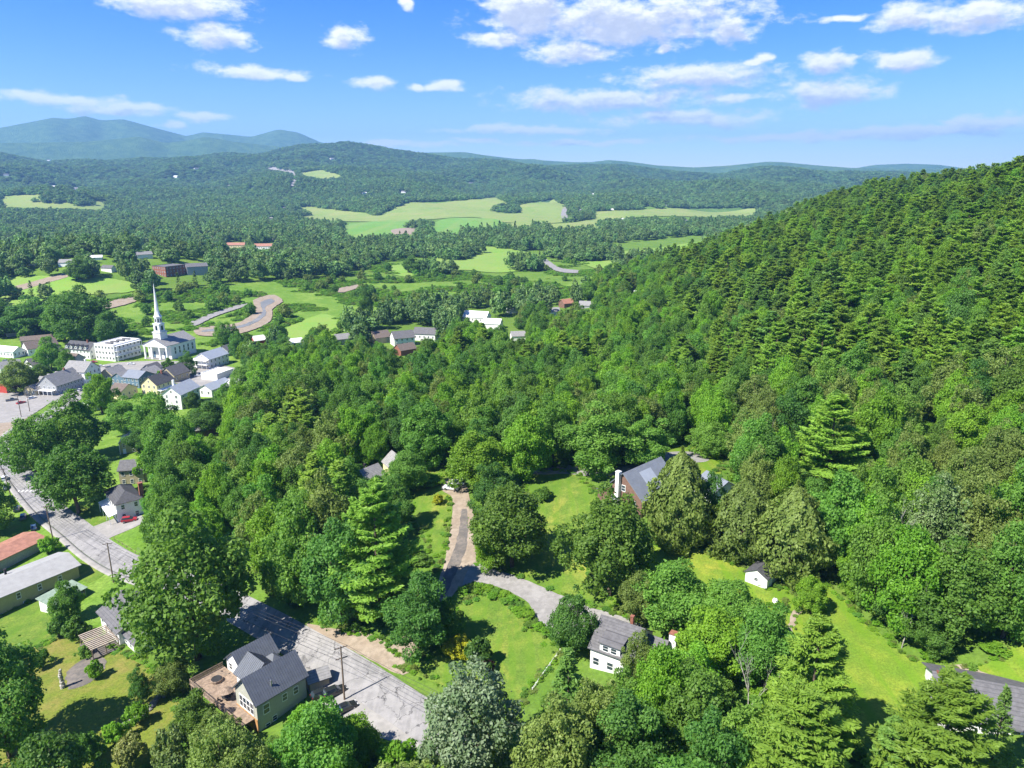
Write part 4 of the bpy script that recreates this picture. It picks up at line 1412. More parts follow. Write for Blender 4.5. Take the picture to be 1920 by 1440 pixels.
# ---- the white church with its steeple
def church():
    e = site('church', 'white church with tall pointed steeple and pillared front', (323, 674), 72, 24, 20, 15, 'church', keep=0.95)
    W, L = 20.0, 24.0
    block(e, (0, L, 0, W), 10.2, 5.0, 'B', 'white', 'roof_light', None, ov=0.6)
    for k in range(5):
        o = window(e, 'B', (0, L, 0, W), 0.16 + k * 0.175, 5.6, 1.4, 4.6)
    # portico on the near gable end: entablature, pediment, four square pillars
    p = MB().box(-4.2, -0.02, -0.4, W + .4, 9.0, 10.3).build('portico', M['white_plain'], e)
    pr = walls(-4.2, 0, 0, W, 10.3, 10.32, 4.6, 'B').build('pediment', M['white_plain'], p)
    roof_gable(-4.2, -0.5, 0, W, 10.35, 4.6, 'B', 0.5).build('portico_roof', M['roof_light'], p)
    for yy in (0.6, W * .33, W * .67, W - .6):
        MB().box(-4.0, -3.0, yy - .5, yy + .5, 0.6, 9.0).box(-4.2, -2.8, yy - .7, yy + .7, 0.25, 0.6).box(-4.15, -2.85, yy - .65, yy + .65, 8.7, 8.995).build('pillar', M['white_plain'], p)
    MB().box(-4.6, -0.02, -.4, W + .4, -2, .24).box(-5.6, -4.6, 1, W - 1, -2, -.1).build('steps', M['concrete'], e)
    for s in (0.25, 0.5, 0.75):
        door(e, 'A', (0, L, 0, W), s, 0.3, 2.0, 4.2, DOOR_D)
    # steeple stages
    cx, cyy = 2.2, W / 2
    st = MB().box(cx - 3.2, cx + 3.2, cyy - 3.2, cyy + 3.2, 11, 18.4).box(cx - 3.5, cx + 3.5, cyy - 3.5, cyy + 3.5, 18.4, 19.0).build('steeple_base', M['white'], e)
    b1 = MB().box(cx - 2.5, cx + 2.5, cyy - 2.5, cyy + 2.5, 19.0, 24.2).box(cx - 2.9, cx + 2.9, cyy - 2.9, cyy + 2.9, 24.2, 24.7).build('belfry', M['white_plain'], e)
    for f, (x, y) in {'A': (cx - 2.53, cyy), 'B': (cx, cyy - 2.53), 'A2': (cx + 2.53, cyy), 'B2': (cx, cyy + 2.53)}.items():
        link('louvre', PANE, b1, (x, y, 21.6), FACE[f], (1.9, 2, 3.2))
    b2 = MB().lathe([(2.5, 24.7), (2.5, 28.9), (2.95, 29.1), (2.95, 29.6)], 8, cx, cyy).build('lantern', M['white_plain'], e)
    for k in range(8):
        an = 2 * math.pi * (k + 1) / 8
        link('lantern_opening', PANE, b2, (cx + 2.33 * math.cos(an), cyy + 2.33 * math.sin(an), 26.9), an + math.pi / 2, (1.1, 2, 2.2))
    MB().lathe([(2.5, 29.6), (2.0, 31.0), (1.5, 33.0), (0.12, 52.0)], 8, cx, cyy).build('spire', M['white_plain'], e)
    MB().tube([(cx, cyy, 52), (cx, cyy, 54.2)], 0.08).box(cx - .5, cx + .5, cyy - .04, cyy + .04, 53.2, 53.4).build('weather_vane', M['metal'], e)


church()

# ---- the hotel beside the church
e = site('hotel', 'white three storey flat roofed inn with balconies left of the church', (217, 678), 72, 23, 17, 12, 'hotel')
block(e, (0, 23, 0, 17), 11.0, 0, 'flat', 'white', 'roof_white', {'A': (6, 3), 'B': (7, 3)}, ww=1.3)
for lv in (3.7, 7.3, 10.8):
    b = MB().box(0.3, 22.7, -2.0, -0.02, lv - .15, lv).build('balcony', M['trim'], e)
    for k in range(6):
        MB().box(0.3 + k * 4.4, 0.55 + k * 4.4, -2.0, -1.78, lv - 3.5, lv - .16).build('post', M['trim'], b)
    MB().box(0.3, 22.7, -2.0, -1.94, lv + .85, lv + .95).build('railing', M['trim'], b)
for k in range(4):
    MB().box(3 + k * 5, 5.2 + k * 5, 5, 11, 11.26, 12.1).build('roof_unit', M['roof_grey'], e)

house('inn', 'white dormered house with dark slate roof left of the hotel', (170, 674), 72, 11, 22, 6.4, 4.6, 'A', 'white', 'roof_dark', {'A': (7, 2), 'B': (3, 2)}, [(5, 6, 8, 12.4)])
for k in range(5):
    e = bpy.data.objects[[o.name for o in bpy.data.objects if o.name.startswith('inn')][0]]
    d = MB().box(-.2, 2.6, 2.6 + k * 4.2, 4.4 + k * 4.2, 6.8, 8.7).build('dormer', M['white_plain'], e)
    roof_gable(-.3, 2.8, 2.6 + k * 4.2, 4.4 + k * 4.2, 8.7, .9, 'B', .2, .1).build('dormer_roof', M['roof_dark'], d)
    link('dormer_window', PANE, d, (-.23, 3.5 + k * 4.2, 7.8), FACE['A'], (1, 1, 1.2))
house('house', 'white gabled house with tan roof at the far left of the village', (54, 668), 50, 20, 12, 5.0, 4.4, 'B', 'white', 'roof_brown', {'A': (3, 2, 1), 'B': (5, 1)})
house('house', 'long white house with bright white roof and porch at the left edge', (26, 672), 72, 9, 26, 4.6, 2.6, 'A', 'white', 'roof_white', {'A': (8, 1), 'B': (3, 1)})
house('shed', 'low brown roofed building behind the long white house', (40, 648), 30, 22, 10, 3.4, 2.4, 'B', 'beige', 'roof_brown', None)
house('shed', 'small dark roofed building at the left edge by the trees', (14, 632), 40, 10, 8, 3.2, 2.4, 'B', 'grey_wall', 'roof_dark', None)
# long grey and white building on the street
e = site('shop_building', 'long white and grey building with steep grey roofs along the village street', (108, 741), 78, 34, 13, 10, 'building')
block(e, (0, 20, 0, 13), 5.4, 5.6, 'B', 'grey_wall', 'roof_light', {'B': (8, 2), 'A': (4, 2, 1)})
block(e, (20.02, 33, -1.5, 13.5), 8.6, 4.8, 'A', 'white', 'roof_light', {'B': (4, 3, 1), 'A': (3, 2)})
for k in range(3):
    d = MB().box(1.0 + k * 5.6, 3.4 + k * 5.6, 8.3, 11.8, 6.2, 8.8).build('dormer', M['white_plain'], e)
    roof_gable(1.0 + k * 5.6, 3.4 + k * 5.6, 8.3, 12.0, 8.8, 1.2, 'A', .25, .1).build('dormer_roof', M['roof_light'], d)
p = MB().box(-3.2, -.02, 0.5, 12.5, 2.9, 3.1).build('porch_roof', M['trim'], e)
for k in range(5):
    MB().box(-3.1, -2.9, .6 + k * 2.9, .8 + k * 2.9, -2, 2.9).build('porch_post', M['trim'], p)
chimney(e, 14, 6.5, 9, 12.2)
chimney(e, 27, 3, 11, 14.5, mat='white_plain')
house('shed', 'low grey roofed shed beside the long grey and white building', (70, 742), 78, 8, 9, 3.4, 2.2, 'B', 'beige', 'roof_light', {'A': (2, 1)})
e = house('brick_house', 'dark brick house with red front at the left edge of the village', (14, 738), 72, 13, 9, 7.5, 3.4, 'B', 'brick_dark', 'roof_light', {'B': (5, 3)})
MB().box(-.08, -.02, 0, 9, -2, 7.4).build('front_panel', M['red_wall'], e)
# blue grey group in the middle of the village
e = site('house', 'blue grey house with several light grey roofs across from the church', (262, 728), 72, 20, 14, 9, 'house')
block(e, (0, 12, 0, 12), 6.0, 3.0, 'A', 'blue_wall', 'roof_blue_metal', {'B': (4, 2), 'A': (4, 2)})
block(e, (12.02, 22, 3, 14), 5.0, 3.2, 'B', 'blue_wall', 'roof_light', {'B': (3, 1)})
block(e, (1, 10, 12.02, 22), 4.6, 3.0, 'B', 'blue_wall', 'roof_light', {'A': (3, 1, 1)})
house('house', 'cream house with brown roof below the blue grey house', (228, 750), 72, 12, 9, 4.4, 3.2, 'A', 'cream', 'roof_brown', {'B': (3, 1)})
house('house', 'yellow cream house with black roof in the village', (296, 742), 72, 14, 11, 6.2, 4.4, 'B', 'cream', 'roof_dark', {'A': (3, 2, 1), 'B': (4, 2)}, [(10, 5, 9, 12)], porch=('B', 2.4, 3.0, 'trim'))
house('house', 'olive walled house with dark grey roof behind the cream house', (328, 718), 72, 13, 11, 4.6, 4.6, 'B', 'beige', 'roof_grey', {'B': (3, 1)})
e = house('house', 'white house with shiny pale metal roof nearest the wood in the village', (342, 768), 80, 17, 11, 8.0, 4.0, 'B', 'white', 'roof_metal_light', {'A': (2, 3, 1), 'B': (4, 2)}, [(8, 9.2, 10, 13.5, .9, .9, 'white_plain')], metal=True)
MB().box(1.0, 6.0, -2.6, -.02, 2.4, 2.6).build('balcony', M['dark'], e)
house('house', 'long low white house with pale roof right of the shiny roofed house', (398, 745), 72, 17, 9, 4.2, 2.6, 'B', 'white', 'roof_metal_light', {'B': (5, 1), 'A': (2, 1)})
house('garage', 'white flat roofed building behind the long low white house', (408, 714), 72, 15, 12, 3.6, 0, 'flat', 'white_plain', 'roof_white', None, cat='building')
e = house('house', 'white two storey house with double porch right of the church', (394, 692), 72, 19, 12, 6.4, 3.8, 'B', 'white', 'roof_metal_light', {'B': (5, 2), 'A': (3, 2, 1)}, porch=('A', 3.0, 6.1, 'trim'))
MB().box(-3.0, -.02, 0, 12, 3.0, 3.15).build('porch_floor', M['trim'], e)
house('house', 'small grey house behind the double porched house', (428, 668), 72, 11, 9, 4.0, 3.0, 'B', 'grey_wall', 'roof_grey', None)
house('barn', 'small red barn with white roof right of the church', (478, 648), 40, 9, 7, 3.6, 3.0, 'B', 'red_wall', 'roof_white', None, cat='barn')
house('house', 'small bright white roofed house in the trees right of the church', (546, 652), 30, 9, 8, 3.6, 2.4, 'B', 'white', 'roof_white', None)
house('house', 'grey roofed house in the trees behind the wood', (632, 648), 30, 11, 9, 4.6, 3.2, 'B', 'grey_wall', 'roof_light', None)
house('cabin', 'pale roofed house half hidden behind the main street trees', (362, 822), 20, 13, 9, 3.6, 3.2, 'B', 'brick_brown', 'roof_light', {'A': (2, 1)})
for (O_, an_, b_, a_, h_, ri_, rg_, wl_, rf_, lb_) in [((62, 700), 60, 11, 10, 5.2, 3.6, 'B', 'white', 'roof_grey', 'white house with grey roof behind the long grey and white building'),
        ((138, 690), 72, 10, 10, 5.0, 3.6, 'A', 'grey_wall', 'roof_brown', 'brown roofed house between the inn and the shop building'),
        ((212, 716), 72, 11, 9, 4.6, 3.2, 'B', 'beige', 'roof_light', 'beige house with pale roof left of the blue grey house'),
        ((286, 706), 72, 9, 8, 4.2, 3.0, 'B', 'grey_wall', 'roof_grey', 'small grey house in front of the church steps'),
        ((4, 706), 50, 12, 9, 5.0, 3.4, 'B', 'white', 'roof_light', 'white house above the dark brick house at the left edge'),
        ((92, 672), 60, 10, 9, 4.8, 3.2, 'B', 'white', 'roof_dark', 'white house with dark roof left of the inn'),
        ((440, 735), 60, 10, 8, 4.0, 2.8, 'B', 'white', 'roof_white', 'white roofed house at the right end of the village'),
        ((170, 772), 60, 9, 7, 3.4, 2.4, 'B', 'white', 'roof_metal_light', 'small pale roofed building under the bright green street tree')]:
    house('house', lb_, O_, an_, b_, a_, h_, ri_, rg_, wl_, rf_, {'A': (3, 1), 'B': (3, 1)}, keep=0.7)
# houses along main street
e = house('house', 'small olive house with pale blue metal roof and white trim near the street trees', (226, 852), 18, 7.0, 10.0, 5.0, 3.2, 'A', 'olive', 'roof_blue_metal', {'B': (2, 2, 1), 'A': (2, 1)}, trim=True)
door(e, 'B', (0, 7, 0, 10), .25, 0, 1, 2.1)
e = house('house', 'beige house with grey roofs and side wing above the white house', (226, 912), 12, 8.5, 10, 6.2, 2.2, 'B', 'beige', 'roof_grey', {'B': (3, 2), 'A': (2, 2)})
block(e, (8.52, 15, 1, 8), 4.6, 2.6, 'A', 'beige', 'roof_grey', {'B': (2, 1, 1)})
e = house('house', 'white house with dark roof and red brick chimney beside main street', (222, 980), 40, 8.0, 15.0, 6.4, 2.6, 'hip', 'white', 'roof_dark', {'B': (2, 2), 'A': (4, 2)}, [(8.6, 2.5, -2, 11.0, 1.3, 1.3, 'brick')], porch=('A', 2.6, 3.0, 'trim'))
for s_ in (0.12, 0.37, 0.62, 0.87):
    for z_ in (0.9, 3.9):
        MB().box(-.06, -.02, s_ * 15 - .95, s_ * 15 - .6, z_, z_ + 1.7).build('shutter', M['dark'], e)
# olive hall at the lower left
e = site('hall', 'long olive yellow building with pale grey metal roof at the left edge', (2, 1152), (138, 1088), 42, 12, 6, 'building', keep=0.95)
block(e, (-22, 20.5, 0, 12), 5.0, 1.7, 'B', 'olive', 'roof_pale', None, ov=0.7)
for k in range(7):
    window(e, 'B', (-22, 20.5, 0, 12), .13 + k * .125, 3.2, 0.9, 1.6)
for k in range(3):
    window(e, 'B', (-22, 20.5, 0, 12), .5 + k * .16, 0.6, 0.9, 0.7)
MB().box(-22.05, 20.55, -.05, -.01, -2.5, 0.1).build('basement_wall', M['white_plain'], e)
chimney(e, 6, 9.5, 5.5, 7.4, .5, .5, 'dark')
e = site('workshop', 'low building with rust red metal roof behind the olive building', (20, 1062), (80, 1030), 16, 9, 4, 'building', keep=0.5)
block(e, (-14, 12, 0, 10), 3.4, 1.2, 'B', 'grey_wall', 'roof_red', None, ov=0.5)
e = site('shed', 'open shed with faded green roof in front of the olive building', (100, 1152), (160, 1116), 14, 6, 3, 'shed', keep=0.95)
MB().box(0, .15, 0, 5, -2, 2.6).build('wall', M['white_plain'], e)
MB().box(.16, 9.4, 4.85, 5, -2, 2.6).build('wall', M['grey_wall'], e)
MB().box(9.4, 9.55, 0, 5, -2, 2.6).build('wall', M['grey_wall'], e)
for k in range(4):
    MB().box(.16 + k * 3.02, .34 + k * 3.02, 0, .18, -2, 2.6).build('post', M['pole'], e)
MB().hexa([(-.5, -.6, 2.55), (10, -.6, 2.55), (10, 5.5, 3.5), (-.5, 5.5, 3.5)], [(-.5, -.6, 2.7), (10, -.6, 2.7), (10, 5.5, 3.65), (-.5, 5.5, 3.65)]).build('roof', M['roof_green'], e)
# house with the pergola
e = site('house', 'white house with weathered grey roof and a pergola in the dry yard', (226, 1210), 47, 11, 12, 6, 'house', keep=0.8)
block(e, (0, 11.5, 0, 12.5), 3.8, 3.0, 'A', 'white', 'roof_grey', {'A': (4, 1)}, ov=0.7)
block(e, (1, 8.5, -8.5, -0.02), 3.0, 1.2, 'A', 'white', 'roof_grey', {'A': (3, 1)})
pg = empty('pergola', e.matrix_world @ Vector((0, 0, 0)), e.rotation_euler.z, 'slatted brown wooden pergola beside the white house', 'pergola')
pg.location = e.location
for k in range(11):
    MB().box(-6.6, -.75, -1.0 + k * .8, -.76 + k * .8, 2.45, 2.63).build('slat', M['slat'], pg)
for x_ in (-6.3, -3.4, -.6):
    MB().box(x_ - .08, x_ + .08, -1.3, 7.5, 2.27, 2.445).build('beam', M['deck'], pg)
    for y_ in (-1.0, 7.1):
        MB().box(x_ - .09, x_ + .09, y_ - .09, y_ + .09, -1.5, 2.265).build('post', M['deck'], pg)
MB().box(-6.6, -.3, -1.2, 7.4, -1.5, .12).build('floor', M['track'], pg)

# ---- the grey metal roofed house with the deck
e = site('house', 'house with dark grey metal roofs and wooden deck beside main street', (486, 1374), (568, 1312), 18, 18, 8, 'house', keep=0.97)
HB, HA = 11.0, 7.4
block(e, (0, HB, 0, HA), 6.6, 3.7, 'B', 'sage', 'roof_metal', None, metal=True, z0=-3, ov=0.5)
for s_, z_, w_, h_ in ((.18, 4.3, 1.2, 1.9), (.18, .4, .9, 1.0), (.32, 1.2, .9, 1.0), (.55, 4.4, 1.0, 1.4), (.78, 4.4, 1.0, 1.4)):
    window(e, 'B', (0, HB, 0, HA), s_, z_, w_, h_)
MB().box(-.1, -.02, .0, HA, -3, 2.9).build('lower_wall', M['tan_wood'], e)
for k in range(4):
    window(e, 'A', (0, HB, 0, HA), .22 + .17 * k, 4.6, 1.0, 2.4)
block(e, (3.2, 9.6, HA + .02, HA + 5.2), 5.6, 2.8, 'A', 'white', 'roof_metal', {'A': (2, 1)}, metal=True, z0=-3)
block(e, (4.6, 12.6, HA + 5.22, HA + 11.5), 5.2, 2.8, 'B', 'white', 'roof_metal', {'A': (2, 2)}, metal=True, z0=-3)
block(e, (9.62, 12.0, HA + 2.2, HA + 5.2), 5.0, 1.4, 'hip', 'white', 'roof_metal', None, z0=-3)
MB().box(3.9, 4.1, .8, 1.1, 7.3, 9.0).build('vent', M['metal'], e)
dk = MB().box(-3.0, -.12, 1.0, HA - .02, 2.55, 2.75).box(-3.0, -.12, HA - .02, HA + .02, 2.55, 2.75).build('deck', M['deck'], e)
MB().box(-3.0, 4.5, HA + .03, HA + 13.0, 2.55, 2.75).build('deck', M['deck'], e)
for k in range(11):
    y_ = 1.1 + k * 1.9
    MB().box(-2.98, -2.86, y_, y_ + .12, 2.76, 3.8).build('railing_post', M['deck'], dk)
for z_ in (3.0, 3.3, 3.6, 3.8):
    MB().box(-2.96, -2.88, 1.0, HA + 12.9, z_, z_ + .06).build('rail', M['deck'], dk)
    MB().box(-2.9, 4.4, HA + 12.86, HA + 12.94, z_, z_ + .06).build('rail', M['deck'], dk)
for x_ in (-2.8, .4, 4.0):
    for y_ in ((1.3, 6) if x_ < 0 else ()) + (11, 16, 20):
        MB().box(x_ - .1, x_ + .1, y_ - .1, y_ + .1, -3, 2.54).build('deck_post', M['deck'], dk)
for k in range(9):   # stairs down from the deck
    MB().box(-4.4, -3.05, 12.0 - .28 * k - .3, 12.0 - .28 * k, 2.5 - .22 * k, 2.56 - .22 * k).build('stair_tread', M['deck'], dk)
DECK = e


def on_deck(x, y, z=2.76):
    c, s = math.cos(DECK.rotation_euler.z), math.sin(DECK.rotation_euler.z)
    return (DECK.location.x + c * x - s * y, DECK.location.y + s * x + c * y, DECK.location.z + z)


u = empty('patio_umbrella', on_deck(-.6, 10.2), .4, 'closed brown patio umbrella over a table on the wooden deck', 'umbrella')
MB().lathe([(1.45, 1.95), (0.75, 2.35), (0.06, 2.6)], 8).build('canopy', M['deck'], u)
MB().tube([(0, 0, 0), (0, 0, 2.6)], .035).build('pole', M['metal'], u)
t = empty('patio_table', on_deck(-.6, 10.2), .4, 'round dark table under the patio umbrella on the deck', 'table')
MB().lathe([(.9, .70), (.9, .75)], 14).build('table_top', M['dark'], t)
for k in range(4):
    MB().tube([(.6 * math.cos(k * 1.57), .6 * math.sin(k * 1.57), 0), (.5 * math.cos(k * 1.57), .5 * math.sin(k * 1.57), .7)], .03).build('leg', M['dark'], t)
for i, (x_, y_, rz, lb) in enumerate([(-1.9, 10.6, 0.0, 'dark patio chair on the railing side of the deck table'), (.7, 10.4, 3.1, 'dark patio chair on the house side of the deck table'), (-.6, 11.7, 4.6, 'dark patio chair at the far side of the deck table')]):
    c = empty('patio_chair', on_deck(x_, y_), rz, lb, 'chair', 'chairs round the deck table')
    MB().box(-.26, .26, -.26, .26, .40, .45).build('seat', M['dark'], c)
    MB().box(-.28, -.22, -.26, .26, .46, .95).build('backrest', M['dark'], c)
    for sx in (-.22, .22):
        for sy in (-.22, .22):
            MB().box(sx - .02, sx + .02, sy - .02, sy + .02, 0, .40).build('leg', M['dark'], c)
g = empty('grill', on_deck(2.2, 8.6), .3, 'black barbecue grill against the house wall on the deck', 'grill')
MB().box(-.6, .6, -.3, .3, .55, .9).build('body', M['dark'], g)
MB().lathe([(.34, .91), (.3, 1.1), (.12, 1.22)], 10).build('lid', M['dark'], g)
for sx in (-.5, .5):
    MB().box(sx - .04, sx + .04, -.25, .25, 0, .55).build('leg', M['metal'], g)
h = empty('hot_tub', on_deck(1.0, 16.8), 0, 'dark covered spa tub sunk beside the left deck railing', 'spa tub')
MB().lathe([(1.15, 0), (1.2, .5), (1.15, .62)], 12).build('shell', M['deck'], h)
MB().lathe([(1.1, .63), (1.05, .70)], 12).build('cover', M['dark'], h)

# garden shed with two dark roofs next to the parked black cars
house('shed', 'small grey roofed garage beside the black parked cars', (582, 1300), 30, 4.0, 3.4, 2.6, 1.2, 'B', 'beige', 'roof_light', None, cat='garage', keep=0.5)

# ---- houses in the wood and around the lawns
e = house('house', 'cream cottage with grey gable roof in the wood', (730, 890), 30, 6.6, 5.5, 2.8, 2.9, 'A', 'cream', 'roof_light', {'B': (2, 1, 1)}, keep=0.7)
house('house', 'white roofed house with pale blue wall in the wood', (690, 922), 52, 7, 6.5, 3.6, 2.6, 'B', 'blue_pale', 'roof_light', {'A': (2, 1), 'B': (2, 1)}, [(3, 4.5, 4.5, 7, .5, .5, 'dark')], keep=0.55)
e = site('house', 'white house with grey roof and tall white brick chimney below the gravel driveway', (1106, 1252), -32, 8.5, 11, 8.5, 'house', keep=0.85, rad=7)
block(e, (0, 8.5, 0, 11), 4.8, 3.8, 'B', 'white', 'roof_grey', None)
d = MB().box(2.0, 6.2, -.1, 3.4, 4.3, 6.6).build('dormer', M['white_plain'], e)
MB().hexa([(1.7, -.5, 6.61), (6.5, -.5, 6.61), (6.5, 4.2, 7.3), (1.7, 4.2, 7.3)], [(1.7, -.5, 6.8), (6.5, -.5, 6.8), (6.5, 4.2, 7.5), (1.7, 4.2, 7.5)]).build('dormer_roof', M['roof_grey'], d)
window(e, 'B', (0, 8.5, -.1, 10), .38, 5.6, 1.1, 1.1)
window(e, 'B', (0, 8.5, -.1, 10), .58, 5.6, 1.1, 1.1)
for s_ in (.15, .5, .82):
    window(e, 'B', (0, 8.5, 0, 11), s_, 2.0, 1.2, 1.5)
    window(e, 'A2', (0, 8.5, 0, 5.4), s_, 2.2, 1.0, 1.4)
block(e, (8.52, 12.4, 5.5, 11), 3.4, 2.4, 'B', 'white', 'roof_grey', {'B': (2, 1)})
chimney(e, 13.3, 9.6, -2, 7.0, 1.4, 1.4, 'white_plain', 'brick')
chimney(e, 5.5, 7.2, 6, 9.4, .6, .6, 'brick')
MB().box(14.1, 18, 5.5, 12, -1, .1).build('patio', M['concrete'], e)
KEEP.append([(1215, 1160), (1285, 1160), (1285, 1232), (1245, 1215)])
e = site('barn_house', 'brown boarded barn house with grey metal roof and white chimney', (1202, 972), (1250, 938), 17, 12, 8, 'house', keep=0.85)
block(e, (0, 16, 0, 12), 5.2, 5.6, 'B', 'brick_brown', 'roof_blue_metal', None, metal=True, ov=0.6)
for y_, z_ in ((2.5, 3.2), (6, 6.6), (9.2, 3.2)):
    window(e, 'A', (0, 16, 0, 12), y_ / 12, z_, 1.1, 1.5)
chimney(e, -.62, 7.4, -2, 11.0, 1.1, 1.1, 'white_plain')
MB().hexa([(1, 12.02, 4.2), (15, 12.02, 4.2), (15, 16, 2.9), (1, 16, 2.9)], [(1, 12.02, 4.4), (15, 12.02, 4.4), (15, 16, 3.1), (1, 16, 3.1)]).build('lean_to_roof', M['roof_metal'], e)
MB().box(1.3, 14.7, 12.03, 15.6, -2, 2.9).build('lean_to', M['brick_brown'], e)
MB().box(5, 9.5, 2.0, 2.05, 6.6, 6.61).build('skylight_frame', M['metal'], e)
MB().hexa([(5, 2.2, 7.55), (10, 2.2, 7.55), (10, 4.8, 9.98), (5, 4.8, 9.98)], [(5, 2.2, 7.62), (10, 2.2, 7.62), (10, 4.8, 10.05), (5, 4.8, 10.05)]).build('solar_panel', M['roof_metal_light'], e)
house('garage', 'grey roofed outbuilding half hidden between the cedars', (1335, 952), 25, 9, 8, 4.0, 2.6, 'A', 'white', 'roof_blue_metal', {'B': (2, 1)}, cat='garage', keep=0.6)
e = site('garden_shed', 'small white garden shed with dark grey roof', (1437, 1106), (1462, 1082), 5.4, 5, 3.5, 'shed', keep=1.15)
block(e, (0, 5.6, 0, 5.0), 2.5, 1.35, 'B', 'white', 'roof_dark', None, ov=0.25, z0=-1.5)
window(e, 'A', (0, 5.6, 0, 5.0), .5, 1.6, .8, .7)
door(e, 'B', (0, 5.6, 0, 5.0), .5, 0, 1.2, 1.9)
MB().hexa([(5.9, .6, 1.9), (7.0, .6, 1.5), (7.0, 4.2, 1.5), (5.9, 4.2, 1.9)], [(5.9, .6, 2.0), (7.0, .6, 1.6), (7.0, 4.2, 1.6), (5.9, 4.2, 2.0)]).build('side_roof', M['roof_metal_light'], e)
t = empty('water_tank', ground(1453, 1130), 0, 'small white round tank on the grass below the shed', 'tank')
MB().lathe([(.55, -.3), (.55, .7), (.4, .95), (.12, 1.05)], 12).build('body', M['white_plain'], t, smooth=True)
MB().lathe([(.14, 1.06), (.14, 1.15)], 8).build('lid', M['metal'], t)
e = site('house', 'long grey roofed house at the lower right corner', (1905, 1442), (1990, 1405), 24, 12, 6, 'house', keep=0.8, rad=8)
e.rotation_euler.z = R(-19)
e.location = ground(1760, 1368)
block(e, (0, 30, 0, 13), 3.4, 2.9, 'B', 'white', 'roof_grey', {'B': (7, 1), 'A': (2, 1)}, ov=0.7)
MB().box(.0, .3, 6.2, 6.8, 5.8, 6.7).build('vent', M['brick'], e)
c_, s_ = math.cos(R(-19)), math.sin(R(-19))
BUILT[-1] = (e.location.x + c_ * 15 - s_ * 6.5, e.location.y + s_ * 15 + c_ * 6.5, 9)
KEEP[-1] = [(1735, 1258), (1800, 1290), (1930, 1325), (1930, 1385), (1870, 1400), (1800, 1310)]

# ---- buildings across the valley
def far_house(px, py, w, d, h, rise, ang, wall, roof, name, label, ridge='B', win=None, keep=1.0, cat='house', group=None):
    e = site(name, label, (px, py), ang, w, d, h + rise, cat, group, keep)
    block(e, (0, w, 0, d), h, rise, ridge, wall, roof, win)
    return e


far_house(740, 650, 16, 12, 6, 4.5, 25, 'white', 'roof_grey', 'house', 'large white house with dark grey roofs at the edge of the valley meadow', win={'A': (3, 2), 'B': (4, 2)})
far_house(775, 638, 18, 11, 5.5, 4, -12, 'white', 'roof_grey', 'house', 'grey roofed wing house right of the large white meadow house', win={'B': (5, 1)})
far_house(705, 645, 13, 13, 4.5, 4, 35, 'beige', 'roof_brown', 'house', 'brown grey roofed house left of the large white meadow house')
far_house(752, 668, 13, 10, 4, 3.5, 40, 'brick', 'roof_brown', 'house', 'low house with reddish wall in front of the large white meadow house')
far_house(868, 604, 22, 13, 5, 4.5, -18, 'white', 'roof_white', 'house', 'long bright white roofed house in the valley trees', win={'B': (6, 1)})
far_house(905, 616, 15, 11, 4.5, 3.5, -14, 'white', 'roof_white', 'house', 'second bright white roofed house just right of the long one')
far_house(960, 640, 11, 9, 4, 3, 10, 'white', 'roof_light', 'house', 'pale roof showing among trees right of the white roofed houses')
far_house(1058, 578, 12, 10, 4.5, 3.6, 30, 'brick_brown', 'roof_red', 'house', 'house with orange red roof at the foot of the hillside')
far_house(1085, 580, 13, 10, 4, 3.4, -15, 'grey_wall', 'roof_light', 'house', 'pale grey roofed house beside the orange red roof')
far_house(1030, 592, 10, 8, 4, 3, 10, 'white', 'roof_light', 'house', 'small pale house left of the orange red roof')
far_house(955, 588, 10, 8, 4, 3, 20, 'white', 'roof_light', 'house', 'small house behind the two white roofed houses')
e = far_house(312, 520, 26, 22, 11, 1.2, 62, 'brick', 'roof_grey', 'mill', 'big red brick mill building beyond the river meadow', 'flat', {'A': (6, 3), 'B': (6, 3)}, cat='building')
far_house(352, 516, 22, 18, 9, 3, 30, 'grey_wall', 'roof_grey', 'building', 'grey building adjoining the red brick mill', 'B', {'A': (5, 2)}, cat='building')
far_house(423, 466, 34, 16, 6, 4, 5, 'cream', 'roof_red', 'lodge', 'long building with brown red roof among trees beyond the mill', 'B', {'B': (8, 1)}, cat='building')
far_house(476, 468, 32, 16, 6, 4, 5, 'white', 'roof_red', 'lodge', 'second brown red roofed building right of the first', 'B', {'B': (8, 1)}, cat='building')
